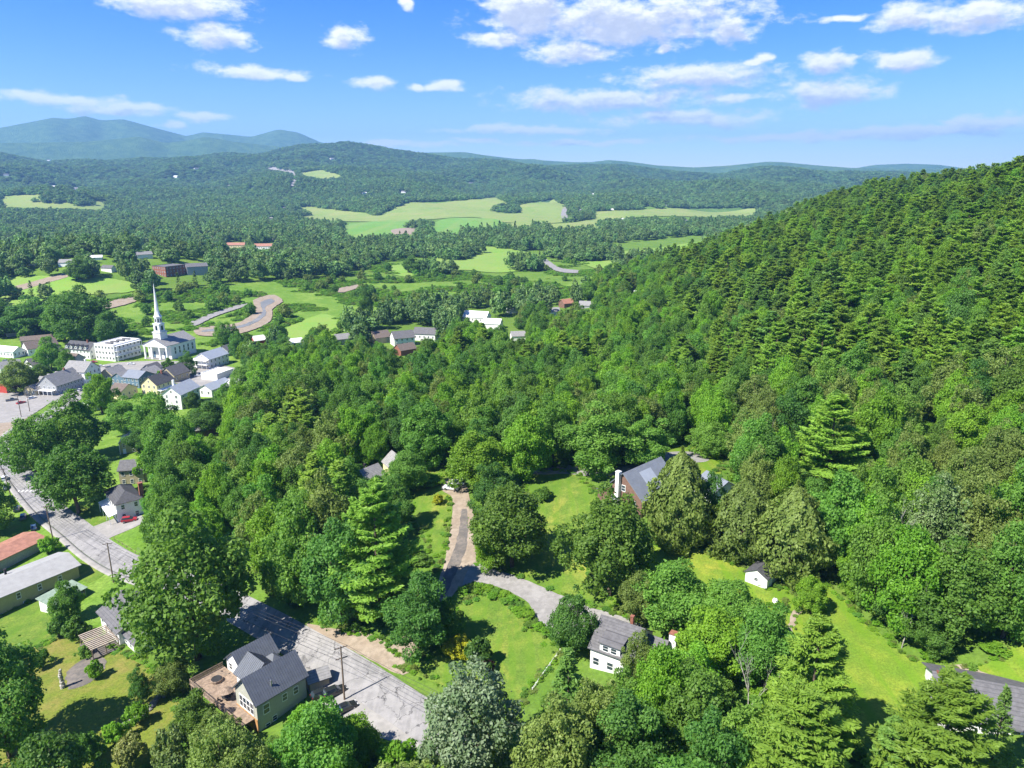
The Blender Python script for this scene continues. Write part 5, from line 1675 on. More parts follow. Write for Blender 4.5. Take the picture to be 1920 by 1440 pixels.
for i, (px, py, w, lb) in enumerate([(372, 432, 22, 'tall white house in the trees above the brown red roofs'), (392, 446, 18, 'pale house just below the tall white house'), (355, 448, 18, 'white house left of the pale house'),
                                     (110, 500, 20, 'white and grey house left of the spreading tree'), (170, 488, 14, 'small reddish house right of the spreading tree'), (190, 508, 16, 'white house behind the spreading tree'),
                                     (258, 485, 20, 'grey roofed house behind the brick mill'), (50, 498, 12, 'small white house at the far left meadow'), (528, 392, 26, 'white farm building at the left end of the pale field'),
                                     (502, 412, 26, 'white farm house below the field end'), (512, 450, 18, 'small white house right of the brown red roofs'), (960, 370, 30, 'white farm house above the pale field'),
                                     (1085, 396, 24, 'white barn by the gravel farm road'), (1142, 395, 24, 'white house right of the farm road barn'), (1212, 386, 24, 'white house at the edge of the far strip field'),
                                     (1245, 385, 24, 'white house right along the far strip field'), (1165, 413, 22, 'white house in the hedgerow below the strip field'), (1242, 415, 20, 'white roofed house in the hedgerow right of it'),
                                     (1285, 416, 20, 'white roofed house furthest right in the hedgerow'), (1110, 366, 30, 'white house high on the wooded rise'), (880, 345, 34, 'white speck of a house in the far woods right of centre'),
                                     (752, 362, 34, 'white speck of a house above the pale field'), (680, 364, 34, 'white speck of a house left above the pale field'), (468, 352, 30, 'white house in the far woods by the road'),
                                     (425, 350, 30, 'white house left of the far woods road'), (325, 333, 40, 'white house far up the left slope'), (365, 318, 40, 'white house highest on the left slope'),
                                     (135, 356, 36, 'white house above the left golf field'), (95, 352, 36, 'white house near the left edge above the golf field'), (88, 302, 50, 'white house far below the long mountain'),
                                     (620, 300, 50, 'white house under the rounded hill'), (1190, 555, 12, 'white roof low on the hillside edge'), (5, 330, 40, 'white house in the far woods at the left edge')]):
    w *= .62 if py < 470 else .85
    far_house(px, py, w, w * .55, w * .26, w * .18, [20, -15, 40, 5][i % 4], ['white', 'white_plain'][i % 2], ['roof_light', 'roof_white', 'roof_grey'][i % 3] if i > 2 else 'roof_light', 'house', lb, keep=1.1, group='houses scattered over the valley')


# ------------------------------------------------------------------ vehicles
def car(px, py, heading, paint, label, kind='suv', P=None, cat='car'):
    P = P or ground(px, py)
    L, W, H = {'suv': (4.8, 1.9, 1.72), 'sedan': (4.7, 1.82, 1.45), 'pickup': (5.6, 1.95, 1.8)}[kind]
    e = empty({'pickup': 'pickup_truck'}.get(kind, 'car'), (P.x, P.y, P.z + 0.16), R(heading), label, cat, 'parked vehicles')
    sec = {'suv': [(-.5, .42, .95), (-.49, .45, 1.0), (-.32, .46, 1.02), (.18, .46, 1.02), (.26, .46, .98), (.46, .44, .88), (.5, .38, .7)],
           'sedan': [(-.5, .40, .85), (-.47, .44, .93), (-.3, .46, .95), (.15, .46, .95), (.25, .46, .9), (.46, .43, .78), (.5, .38, .62)],
           'pickup': [(-.5, .46, 1.05), (-.49, .47, 1.08), (-.12, .47, 1.08), (.2, .47, 1.08), (.28, .47, 1.05), (.47, .45, 1.0), (.5, .42, .8)]}[kind]
    mb = MB()
    rows = []
    for (t, hw, zt) in sec:
        x = t * L
        w_ = hw * W * 1.08
        rows.append([(x, -w_, .28), (x, -w_ * 1.02, .62), (x, -w_ * .94, zt), (x, w_ * .94, zt), (x, w_ * 1.02, .62), (x, w_, .28)])
    vs_ = [p for r in rows for p in r]
    n = 6
    fs = [(i * n + k, i * n + (k + 1) % n, (i + 1) * n + (k + 1) % n, (i + 1) * n + k)[::-1] for i in range(len(rows) - 1) for k in range(n)]
    fs += [tuple(range(n)), tuple((len(rows) - 1) * n + k for k in reversed(range(n)))]
    mb.add(vs_, fs)
    mb.build('body', M[paint], e)
    c0, c1, c2, c3 = {'suv': (-.48, -.40, .06, .24), 'sedan': (-.38, -.22, .06, .22), 'pickup': (-.12, -.09, .1, .25)}[kind]
    zb = sec[2][2]
    cab = MB().hexa([(c0 * L, -.44 * W, zb), (c3 * L, -.44 * W, zb), (c3 * L, .44 * W, zb), (c0 * L, .44 * W, zb)],
                    [(c1 * L, -.36 * W, H - .06), (c2 * L, -.36 * W, H - .06), (c2 * L, .36 * W, H - .06), (c1 * L, .36 * W, H - .06)]).build('glasshouse', M['glass'], e)
    MB().hexa([(c1 * L - .03, -.37 * W, H - .055), (c2 * L + .03, -.37 * W, H - .055), (c2 * L + .03, .37 * W, H - .055), (c1 * L - .03, .37 * W, H - .055)],
              [(c1 * L + .08, -.33 * W, H), (c2 * L - .08, -.33 * W, H), (c2 * L - .08, .33 * W, H), (c1 * L + .08, .33 * W, H)]).build('roof', M[paint], e)
    for sx in (-.31, .31):
        for sy in (-1, 1):
            wv = empty('wheel', (sx * L, sy * (W * .46), .34))
            wv.parent = e
            me = bpy.data.meshes.get('tyre_mesh')
            if me is None:
                t_ = MB().tube([(0, -.11, 0), (0, .11, 0)], .34, 14)
                me = t_.mesh('tyre_mesh', M['tyre'])
                MB().tube([(0, -.125, 0), (0, .125, 0)], .2, 10).mesh('rim_mesh', M['rim'])
            link('tyre', me, wv)
            link('rim', bpy.data.meshes['rim_mesh'], wv)
    for sy in (-1, 1):
        MB().box(L * .485, L * .502, sy * W * .33 - .16, sy * W * .33 + .16, .66, .80).build('headlight', M['lamp_w'], e)
        MB().box(-L * .503, -L * .49, sy * W * .36 - .12, sy * W * .36 + .12, .78, .98).build('tail_light', M['lamp_r'], e)
    if kind == 'pickup':
        MB().box(-L * .47, -L * .15, -W * .38, W * .38, 1.085, 1.10).build('cargo_bed', M['dark'], e)
    BUILT.append((P.x, P.y, 2.0))
    KEEP.append([(px - 16, py - 16), (px + 16, py - 16), (px + 16, py + 6), (px - 16, py + 6)])
    return e


car(846, 918, 165, 'car_white', 'white car with dark windows parked in front at the top of the sandy drive')
car(858, 908, 165, 'car_white', 'second white car parked just behind the first on the sandy drive')
car(606, 1306, 36, 'car_black', 'black car parked against the small grey garage')
car(628, 1302, 36, 'car_black', 'black car next to the utility pole, nearer the road')
car(648, 1332, 36, 'car_black', 'black car parked below the utility pole', 'sedan')
car(243, 978, 20, 'car_red', 'red car beside the white house with brick chimney')
car(64, 992, 125, 'car_blue', 'dark blue car parked nearest on the left of main street', 'sedan')
car(44, 972, 120, 'car_grey', 'dark grey car, second in the row left of main street')
car(32, 957, 120, 'car_blue', 'dark car furthest up the row left of main street')
car(12, 917, 118, 'car_grey', 'dark car under the leaning pole by the crosswalk', 'sedan')
car(9, 900, 118, 'car_white', 'white car by the crosswalk at the left edge')
car(270, 896, 30, 'car_grey', 'grey car beside the beige house', 'sedan')
car(22, 752, 40, 'car_grey', 'grey pickup truck parked on the pale lot', 'pickup', cat='truck')
car(100, 778, 60, 'car_blue', 'dark car driving round the bend of the village street', 'sedan')
car(205, 690, 10, 'car_grey', 'grey car on the street in front of the hotel', 'sedan')
car(222, 688, 10, 'car_black', 'black car in front of the hotel balconies', 'sedan')
car(176, 680, 10, 'car_red', 'red car in front of the dormered white inn', 'sedan')
car(372, 706, 30, 'car_white', 'white car on the street below the double porched house', 'sedan')
car(430, 706, 10, 'car_silver', 'silver car at the end of the village street', 'sedan')
car(150, 733, 100, 'car_silver', 'silver car on the street beside the long grey building', 'sedan')
car(12, 678, 10, 'car_grey', 'dark car in front of the long white house', 'sedan')

for (x_, y_, a_, p_, lb_) in [(190, 688, 10, 'car_silver', 'silver car parked left of the cars at the hotel'), (246, 684, 10, 'car_white', 'white car parked at the church corner of the hotel'), (345, 697, 20, 'car_grey', 'grey car on the street right of the church steps'),
                              (392, 708, 20, 'car_black', 'black car on the street below the double porch'), (60, 748, 60, 'car_white', 'white car on the pale lot near the grey shed'), (40, 757, 60, 'car_red', 'red car in the middle of the pale lot'),
                              (136, 745, 100, 'car_black', 'black car on the street at the corner of the long grey building'), (166, 715, 100, 'car_white', 'white car at the upper end of the long grey building'), (30, 690, 20, 'car_silver', 'silver car by the white gabled house at the left')]:
    car(x_, y_, a_, p_, lb_, 'sedan')


# ------------------------------------------------------------------ utility poles and wires
def pole(px, py, ytop, label, arms=((0.2, 2.4),), lean=0.0, ang=None):
    P = ground(px, py)
    h = max(8.0, top_z(P, ytop) - P.z)
    e = empty('utility_pole', P, R(35 if ang is None else ang), label, 'utility pole', 'utility poles')
    MB().tube([(0, 0, -1), (lean * .5, 0, h * .5), (lean, 0, h)], [.2, .17, .13], 8).build('pole', M['pole'], e)
    tops = []
    for dz, w in arms:
        MB().box(lean - w / 2, lean + w / 2, -.07, .07, h - dz - .14, h - dz).build('crossarm', M['pole'], e)
        for k in (-.46, -.2, .2, .46):
            MB().lathe([(.05, h - dz + .002), (.07, h - dz + .12), (.03, h - dz + .2)], 6, lean + k * w, 0).build('insulator', M['metal'], e)
    c, s = math.cos(e.rotation_euler.z), math.sin(e.rotation_euler.z)
    return P, h, (c, s), lean


PA = pole(646, 1312, 1212, 'utility pole with crossarms beside the black cars', ((.2, 2.6), (2.6, 2.4)), ang=28)
PB = pole(213, 1092, 1018, 'utility pole on the pavement by the white house with pergola', ang=20)
PC = pole(100, 1013, 948, 'utility pole leaning beside main street near the olive building', lean=-.4, ang=20)
PD = pole(24, 942, 878, 'leaning utility pole next to the crosswalk', lean=-1.0, ang=20)
PE = pole(40, 782, 742, 'utility pole on the pale lot nearer the street', ang=10)
PF = pole(56, 772, 738, 'utility pole on the pale lot beside the grey pickup', ang=10)


def wire(a, b, off, drop, label, sag=0.9):
    def tip(p):
        P, h, (c, s), lean = p
        x = lean + off
        return Vector((P.x + c * x, P.y + s * x, P.z + h - drop))
    A, B = tip(a), tip(b)
    pts = [A.lerp(B, t / 14) - Vector((0, 0, sag * 4 * (t / 14) * (1 - t / 14))) for t in range(15)]
    o = MB().tube(pts, 0.035, 4).build('power_line', M['wire'])
    tag(o, label, 'power line', 'power lines along main street')


PZ = (ground(960, 1475), 11.5, (math.cos(R(28)), math.sin(R(28))), 0.0)
for a, b, nm in ((PZ, PA, 'from the black cars pole towards the bottom edge'), (PA, PB, 'from the black cars pole to the pergola pole'), (PB, PC, 'from the pergola pole to the leaning pole'), (PC, PD, 'from the leaning pole to the crosswalk pole')):
    for off, drop, w in ((-1.1, 0, 'outer'), (0.0, 0, 'middle'), (1.1, 0, 'inner')):
        wire(a, b, off, drop, '%s black power line %s' % (w, nm))
    wire(a, b, .1, 3.4, 'low black cable %s' % nm, 1.3)

# ------------------------------------------------------------------ yard things
e = empty('stone_pillar', ground(118, 1290), 0, 'tall rough grey stone pillar in the dry yard', 'stone pillar')
rng = random.Random(3)
z_ = -.3
for k in range(11):
    s = .62 - .03 * k + rng.uniform(-.06, .06)
    hgt = rng.uniform(.38, .52)
    mb = MB()
    cx, cy_ = rng.uniform(-.08, .08), rng.uniform(-.08, .08)
    mb.lathe([(s * .85, z_), (s, z_ + hgt * .3), (s * .97, z_ + hgt * .75), (s * .7, z_ + hgt - .01)], 7, cx, cy_, rot=rng.uniform(0, 1))
    mb.build('stone', M['stone'], e)
    z_ += hgt
sw = empty('stone_wall', ground(265, 1338), 0, 'low pale dry stone wall across the dry yard', 'stone wall')
A_, B_ = ground(212, 1372), ground(322, 1300)
stone_me = []
for k in range(5):
    mb = MB()
    mb.lathe([(.28, -.3), (.44, -.05), (.42, .25), (.2, .42)], 6, rot=k)
    for i, v in enumerate(mb.v):
        mb.v[i] = (v[0] * rng.uniform(.8, 1.3), v[1] * rng.uniform(.8, 1.2), v[2] * rng.uniform(.8, 1.2))
    stone_me.append(mb.mesh('stone', M['gravel']))
for k in range(54):
    t = k / 53
    p = A_.lerp(B_, t)
    x, y = p.x + rng.uniform(-.5, .5) + math.sin(t * 5) * 1.2, p.y + rng.uniform(-.5, .5)
    link('stone', stone_me[k % 5], sw, (x - sw.location.x, y - sw.location.y, hz(x, y) + .1 - sw.location.z), rng.uniform(0, 6), (rng.uniform(.8, 1.5),) * 3)


def fence(A, B, n, label, name='fence', hgt=1.0, mat='deck', rails=2, cat='fence'):
    a, b = ground(*A), ground(*B)
    e = empty(name, a, 0, label, cat)
    prev = None
    for k in range(n):
        p = a.lerp(b, k / (n - 1))
        z = hz(p.x, p.y)
        q = Vector((p.x - a.x, p.y - a.y, z - a.z))
        MB().box(q.x - .07, q.x + .07, q.y - .07, q.y + .07, q.z - .4, q.z + hgt).build('post', M[mat], e)
        if prev is not None:
            for r in range(rails):
                zz = hgt * (.9 - .4 * r)
                MB().tube([prev + Vector((0, 0, zz)), q + Vector((0, 0, zz))], .035, 4).build('rail', M[mat], e)
        prev = q


fence((1050, 1222), (998, 1295), 9, 'thin pale rail fence at the right edge of the central lawn', mat='trim', hgt=.7)
fence((214, 1012), (262, 1042), 7, 'low wooden guard rail beside main street', hgt=.8, mat='deck', rails=1)

# shrub border along the gravel driveway: single bushes
hedge = [(872, 1112), (884, 1106), (898, 1104), (914, 1106), (930, 1111), (946, 1119), (960, 1128), (972, 1138), (982, 1150), (990, 1160), (998, 1172), (1010, 1182), (1024, 1190), (1038, 1199), (895, 1112), (925, 1120), (950, 1130), (968, 1148)]
for i, (x, y) in enumerate(hedge):
    P = ground(x, y)
    put_tree(['shrub_bright', 'shrub', 'shrub_bright'][i % 3], P, TR.uniform(1.0, 1.7), TR.uniform(2.6, 3.6), 'low bush in the hedge border between the central lawn and the gravel driveway', 'hedge bushes along the gravel driveway')


# ------------------------------------------------------------------ single trees and shrubs, placed one by one
HERO_DISC = []   # (x, y, radius) taken by named trees


def hero(px, ytop, ybase, wpx, kind, label, var=None):
    P = ground(px, ybase)
    zt = top_z(P, ytop)
    h = max(0.8, zt - P.z)
    w = wpx * depth((P.x, P.y, P.z + h * 0.5)) / FPX
    put_tree(kind, P, h, w, label, None, var)
    HERO_DISC.append((P.x, P.y, w * 0.5))
    return P


HEROES = [
    (372, 985, 1235, 225, 'maple', 'huge green maple overhanging main street beside the grey metal roofed house', 0),
    (70, 792, 893, 92, 'green', 'round street tree next to the crosswalk', 0),
    (148, 752, 862, 105, 'green', 'broad street tree above the round tree by the crosswalk', 1),
    (148, 835, 962, 128, 'maple', 'large leafy tree in front of the beige house near the crosswalk', 1),
    (192, 702, 775, 58, 'bright', 'bright green tree at the bend of the village street', 0),
    (18, 1215, 1420, 165, 'dark', 'dark leafy tree at the lower left edge', 0),
    (110, 1380, 1560, 150, 'dark', 'dark tree shading the bottom of the dry yard', 1),
    (-20, 900, 1000, 90, 'green', 'tree at the left edge behind the parked dark cars', 3),
    (712, 905, 1160, 190, 'bigpine', 'tall dark pine on the corner of main street and the sandy drive', 0),
    (640, 990, 1165, 130, 'dark', 'dense leafy tree leaning over main street next to the corner pine', 2),
    (560, 955, 1130, 130, 'green', 'tall leafy tree on the bank above the shaded stretch of main street', 2),
    (620, 905, 1085, 120, 'olive', 'dull olive tree on the wooded bank beside the corner pine', 0),
    (785, 1095, 1232, 112, 'dark', 'dense rounded tree at the foot of the sandy drive', 3),
    (835, 1128, 1205, 62, 'green', 'small lighter tree beside the rounded tree at the foot of the drive', 4),
    (900, 818, 918, 112, 'bright', 'yellow green tree behind the parked white cars', 1),
    (985, 786, 898, 96, 'bright', 'tall yellow green tree beside the shaded lane', 2),
    (950, 742, 835, 88, 'dark', 'round dark tree behind the two yellow green trees', 1),
    (1125, 768, 885, 130, 'green', 'big leafy tree behind the brown barn house', 5),
    (1205, 790, 870, 100, 'green', 'leafy tree right behind the roof of the brown barn house', 6),
    (925, 880, 962, 76, 'dark', 'blue green tree hanging over the top of the sandy drive', 0),
    (960, 915, 1062, 140, 'green', 'spreading fruit tree on the lawn beside the sandy drive', 3),
    (918, 985, 1066, 62, 'bright', 'small bright tree at the inside of the driveway fork', 3),
    (1142, 932, 1118, 168, 'maple', 'large lawn tree below the brown barn house', 2),
    (1268, 838, 1022, 118, 'cedar', 'tall olive cedar hiding the right side of the brown barn house', 0),
    (1388, 892, 1042, 120, 'cedar', 'broad olive cedar to the right of the tallest cedar', 1),
    (1478, 902, 1078, 132, 'cedar', 'olive cedar behind the small white shed', 2),
    (1325, 895, 1000, 60, 'dark', 'narrow dark tree between the two cedars', 2),
    (1548, 742, 925, 165, 'bigpine', 'big layered pine rising above the cedars', 1),
    (1446, 815, 915, 40, 'dead', 'pale bare birch with forked trunk beside the layered pine', 0),
    (1405, 770, 880, 95, 'olive', 'grey green tree behind the bare birch', 1),
    (1330, 800, 855, 70, 'green', 'leafy tree behind the small sunny lawn', 0),
    (1640, 960, 1140, 110, 'green', 'leafy tree at the left edge of the big right hand clump', 1),
    (1738, 905, 1085, 120, 'flower', 'whitish flowering tree in the right hand clump', 0),
    (1690, 1010, 1185, 130, 'bright', 'bright green tree in the middle of the right hand clump', 2),
    (1605, 1040, 1120, 70, 'bright', 'light green tree at the top corner of the meadow', 3),
    (1810, 905, 1080, 130, 'olive', 'grey green tree high in the right hand clump', 2),
    (1790, 1030, 1198, 150, 'green', 'large tree at the lower edge of the right hand clump', 4),
    (1682, 1098, 1178, 85, 'dark', 'dark low tree beside the meadow in the right hand clump', 0),
    (1880, 1000, 1195, 140, 'green', 'tall tree at the right end of the right hand clump', 5),
    (1740, 1140, 1222, 85, 'green', 'low leafy tree overhanging the bare soil patch', 6),
    (1690, 1105, 1215, 50, 'dead', 'bare grey branching trunk in front of the right hand clump', 1),
    (1645, 950, 1130, 60, 'dead', 'bare grey snag standing among the right hand clump', 2),
    (878, 1262, 1450, 185, 'silver', 'silvery white poplar beside the bottom of main street', 1),
    (1075, 1118, 1228, 84, 'dark', 'compact round tree between the gravel driveway and the white house', 1),
    (1265, 1062, 1170, 130, 'green', 'dense tree above the white house with big chimney', 2),
    (1190, 1080, 1175, 70, 'olive', 'olive tree touching the gravel driveway end', 0),
    (1360, 1092, 1200, 120, 'green', 'leafy tree just below the small white shed', 3),
    (1330, 1150, 1270, 130, 'bright', 'light green tree right of the big white chimney', 0),
    (1430, 1150, 1290, 120, 'green', 'tall tree between the white chimney and the meadow', 4),
    (1520, 1085, 1150, 60, 'bright', 'yellow green young tree beside the small white shed', 1),
    (1062, 1215, 1400, 110, 'spruce', 'olive spruce below the white house', 0),
    (1110, 1290, 1470, 130, 'olive', 'olive tree in front of the white house', 1),
    (1232, 1222, 1390, 105, 'bright', 'light green tree hiding the right front of the white house', 2),
    (1180, 1320, 1500, 150, 'dark', 'dark tree at the bottom centre', 2),
    (1300, 1270, 1450, 150, 'green', 'broad leafy tree below the big white chimney', 5),
    (1395, 1230, 1380, 70, 'dead', 'bare grey tree among the leafy trees below the shed', 0),
    (1390, 1330, 1500, 140, 'green', 'leafy tree at the bottom between the bare tree and the big pine', 6),
    (1508, 1165, 1420, 205, 'bigpine', 'largest foreground pine beside the meadow', 2),
    (1480, 1290, 1560, 250, 'bigpine', 'yellow green pine at the bottom edge under the largest pine', 0),
    (1745, 1265, 1520, 250, 'bigpine', 'broad pine in front of the house at the lower right corner', 1),
    (1855, 1290, 1450, 80, 'spruce', 'slim dark spruce against the lower right roof', 1),
    (1655, 1345, 1500, 100, 'darkpine', 'young dark pine between the two foreground pines', 0),
    (860, 1198, 1236, 52, 'shrub_yellow', 'yellow flowering shrub on the central lawn'),
    (896, 1200, 1252, 58, 'shrub_dark', 'round green shrub beside the yellow shrub'),
    (917, 1238, 1262, 26, 'shrub_purple', 'small round purple shrub on the central lawn'),
    (1020, 915, 938, 32, 'shrub', 'small round bush on the lawn in front of the barn house'),
    (822, 928, 946, 22, 'shrub_yellow', 'small yellow bush beside the sandy drive'),
    (810, 890, 906, 60, 'shrub_bright', 'low hedge bush left of the parked white cars'),
    (80, 1222, 1252, 36, 'shrub', 'round bush at the left of the dry yard'),
    (180, 1242, 1274, 32, 'shrub_bright', 'light green bush in the garden bed'),
    (162, 1212, 1232, 32, 'shrub', 'low bush in front of the pergola'),
    (270, 1262, 1325, 42, 'dark', 'small dark round topped tree in the dry yard', 3),
    (130, 1095, 1165, 55, 'green', 'small tree in front of the green roofed shed', 2),
    (112, 1155, 1195, 40, 'shrub_dark', 'dark bush below the green roofed shed'),
    (145, 1160, 1196, 46, 'shrub', 'bush beside the pergola'),
    (90, 1010, 1038, 36, 'shrub_bright', 'bush at the corner of the rust roofed building'),
    (580, 1332, 1405, 80, 'bright', 'bright green tree in front of the grey metal roofed house', 1),
    (665, 1345, 1430, 90, 'bright', 'bright green bushy tree beside the pale parking verge', 3),
    (532, 1385, 1430, 55, 'green', 'leafy tree at the near corner of the grey metal roofed house', 0),
    (467, 1402, 1450, 36, 'bluespruce', 'small blue spruce at the bottom edge'),
    (418, 1345, 1425, 85, 'olive', 'shrubby tree below the wooden deck', 2),
    (370, 1310, 1390, 85, 'green', 'leafy tree below the left end of the wooden deck', 1),
    (330, 1375, 1450, 75, 'shrub_pale', 'pale green shrub at the bottom left'),
    (245, 1385, 1440, 65, 'shrub_pale', 'pale shrub left of the other pale shrub at the bottom'),
    (170, 1380, 1430, 60, 'shrub', 'green shrub by the stone wall at the bottom'),
    (255, 1325, 1362, 46, 'shrub_bright', 'bright shrub behind the stone wall'),
    (215, 1360, 1395, 46, 'shrub_bright', 'bright shrub at the lower end of the stone wall'),
    (325, 1240, 1300, 70, 'olive', 'low tree under the huge maple', 1),
    (500, 1400, 1450, 70, 'green', 'leafy bush at the bottom edge below the house', 4),
    (740, 1400, 1445, 80, 'shrub_bright', 'bright low bush at the bottom edge by the road'),
    (97, 636, 694, 46, 'green', 'dark green tree left of the dormered inn', 2),
    (37, 678, 738, 66, 'olive', 'olive green tree beside the dark brick house', 0),
    (80, 684, 724, 42, 'dark', 'dark tree behind the dark brick house', 1),
    (168, 548, 645, 92, 'dark', 'big dark tree behind the hotel', 2),
    (122, 556, 640, 70, 'green', 'tall tree left of the big dark tree behind the hotel', 3),
    (60, 566, 632, 80, 'dark', 'dark tree at the far left behind the long white house', 0),
    (12, 570, 628, 80, 'dark', 'dark tree at the left edge behind the village', 3),
    (206, 585, 650, 44, 'dark', 'shaded tree right of the big dark tree behind the hotel', 1),
    (52, 612, 640, 34, 'shrub', 'bush behind the brown roofed village building'),
    (352, 664, 704, 30, 'dark', 'dark tree in front of the church side wall', 0),
    (316, 674, 694, 26, 'shrub', 'low tree at the church steps'),
    (446, 628, 672, 34, 'dark', 'dark tree behind the double porched house', 2),
    (240, 752, 818, 70, 'green', 'leafy tree below the cream brown roofed house', 4),
    (292, 742, 832, 82, 'green', 'leafy tree below the yellow cream house', 5),
    (268, 800, 848, 55, 'dark', 'dark tree right of the small olive house', 3),
    (320, 775, 850, 60, 'bright', 'bright tree left of the pale roofed hidden house', 2),
    (395, 752, 815, 60, 'dark', 'dark tree below the shiny metal roofed house', 1),
    (430, 745, 800, 52, 'green', 'leafy tree right of the dark tree below the shiny roof', 2),
    (280, 850, 900, 50, 'shrub_bright', 'bright green thicket behind the beige house'),
    (1195, 1188, 1300, 66, 'olive', 'thin olive tree against the roof of the white house', 2),
    (1165, 1262, 1380, 80, 'green', 'leafy tree right in front of the white house wall', 6),
    (655, 870, 950, 80, 'green', 'leafy tree left of the pale blue walled house', 1),
    (705, 905, 985, 75, 'dark', 'dark tree in front of the two small houses in the wood', 0),
    (765, 850, 925, 80, 'green', 'leafy tree right of the cream cottage', 3),
    (128, 655, 700, 30, 'green', 'small tree in front of the inn', 4),
    (62, 690, 726, 30, 'green', 'small tree beside the low grey roofed shed', 5),
    (300, 700, 728, 24, 'shrub', 'bush between the blue grey and cream houses'),
    (362, 735, 768, 30, 'dark', 'small dark tree behind the shiny roofed house', 1),
    (425, 722, 760, 32, 'green', 'small tree at the end of the long low white house', 2),
    (455, 690, 745, 44, 'green', 'leafy tree at the right end of the village street', 3),
    (140, 770, 800, 26, 'shrub', 'bush at the inside of the street bend'),
    (690, 545, 598, 26, 'dark', 'tall narrow dark tree on the valley meadow', 2),
    (772, 483, 512, 34, 'dark', 'lone round tree at the corner of the light green field', 0),
    (148, 488, 526, 48, 'green', 'spreading tree beside the gravel track left of the brick building', 1),
]
for h_ in HEROES:
    hero(*h_)


# ------------------------------------------------------------------ the woods
PROTECT = [LAWN_CENTRE, LAWN_LEFT, LAWN_MID, LAWN_RIGHT, MEADOW, LAWN_BACK, LAWN_OLIVE, YARD_DRY, LAWN_STRIP, LAWN_CORNER, LAWN_WHITE, SAND_VERGE, GRAVEL_VERGE, DRIVE, DRIVE_GRAVEL, DRIVE_WHITE, LOT_LEFT, SAND_LEFT] + KEEP
PROTECT_FAR = [f[1] for f in FIELDS] + [p[1] for p in PATHS] + KEEP
L_, R_, _ = ribbon(ASPH_C, 12.0)
_rw = [(p.x, p.y, hz(p.x, p.y)) for p in L_] + [(p.x, p.y, hz(p.x, p.y)) for p in reversed(R_)]
_rp = np.array(_rw)
_rx, _ry, _ = project(_rp[:, 0], _rp[:, 1], _rp[:, 2])
ROAD_PX = list(zip(_rx, _ry))
PROTECT.append(ROAD_PX)
WOOD_MAIN = [(470, 690), (560, 668), (700, 665), (850, 650), (950, 622), (1060, 590), (1240, 470), (1400, 400), (1640, 340), (1930, 260), (2100, 240), (2100, 1060), (1960, 1200), (1880, 1225), (1760, 1240), (1640, 1170), (1590, 1110), (1540, 1085), (1350, 1030), (1350, 880), (1290, 825),
             (1200, 860), (1100, 878), (1000, 876), (850, 880), (790, 880), (770, 960), (820, 1070), (800, 1130), (740, 1200), (620, 1170), (450, 1125), (330, 1085), (265, 1035), (265, 960), (275, 880), (330, 850), (440, 790), (470, 740)]
WOOD_BOTTOM = [(1000, 1335), (1060, 1250), (1130, 1290), (1290, 1240), (1420, 1150), (1480, 1210), (1560, 1330), (1600, 1400), (1740, 1410), (1850, 1430), (1900, 1600), (1900, 2000), (300, 2000), (280, 1430), (420, 1360), (600, 1390), (700, 1400), (830, 1440)]
WOOD_VILLAGE = [(400, 760), (420, 640), (480, 640), (640, 640), (700, 665), (560, 690), (480, 730), (450, 780), (380, 800), (300, 880), (265, 900), (250, 860), (300, 800), (440, 745)]
RN = np.random.default_rng(11)


def jitter_grid(x0, x1, y0, y1, sp, rng=RN):
    gx, gy = np.meshgrid(np.arange(x0, x1, sp), np.arange(y0, y1, sp))
    gx = gx.ravel() + rng.uniform(-.42, .42, gx.size) * sp
    gy = gy.ravel() + rng.uniform(-.42, .42, gy.size) * sp
    return gx, gy


def clear_of(x, y, z, h, w, polys, samples=((0, 0.08), (0, 1.0), (0, .6), (-.45, .6), (.45, .6), (-.3, .85), (.3, .85), (0, .35), (-.45, .4), (.45, .4))):
    ok = np.ones(len(x), bool)
    for sx, sz in samples:
        px, py, _ = project(x + w * sx, y, z + h * sz)
        for pl in polys:
            ok &= ~inside(px, py, pl)
    return ok


def noise2(x, y, s, ph=0.0):
    return (np.sin(x / s + ph) * np.cos(y / s * 1.13 - ph * 1.7) + np.sin((x + y) / s * 0.71 + 2.1 + ph) * 0.7 + np.sin((x * 0.4 - y) / s * 1.9 + ph * 2.3) * 0.5) / 2.2


SC = []     # rows: x, y, z, h, w, kind, area
# near woods
gx, gy = jitter_grid(-330, 620, 70, 900, 6.6)
gz = height(gx, gy)
px_, py_, dd_ = project(gx, gy, gz)
vis = (px_ > -120) & (px_ < 2060) & (dd_ > 60)
gx, gy, gz, px_, py_ = gx[vis], gy[vis], gz[vis], px_[vis], py_[vis]
inA = inside(px_, py_, WOOD_MAIN)
inB = inside(px_, py_, WOOD_BOTTOM)
inC = inside(px_, py_, WOOD_VILLAGE)
rr_ = np.hypot(gx, gy)
# hill pines where the slope climbs on the right
hillness = np.clip((px_ - 1130) / 260, 0, 1) * np.clip((880 - py_) / 160, 0, 1)
hillness = np.where((px_ > 1250) & (py_ < 560), 1.0, hillness)
nz = noise2(gx, gy, 23.0)
pine = (hillness * 0.95 + nz * 0.55 > 0.62) | ((nz > 0.46) & inA & (px_ < 1200))
pine = np.where(inB, nz > 0.55, pine)
back = (gx > 250) & (gy > 520)
pine &= ~(RN.uniform(0, 1, len(gx)) < 0.2)
hh = np.where(pine, 14 + 15 * RN.beta(2.2, 1.8, len(gx)), 11 + 13 * RN.beta(2.0, 1.6, len(gx)))
ww = np.where(pine, hh * RN.uniform(0.48, 0.74, len(gx)), hh * RN.uniform(0.48, 0.76, len(gx)))
low = inC | (inB & (RN.uniform(0, 1, len(gx)) < 0.4))
hh = np.where(low & ~pine, hh * 0.72, hh)
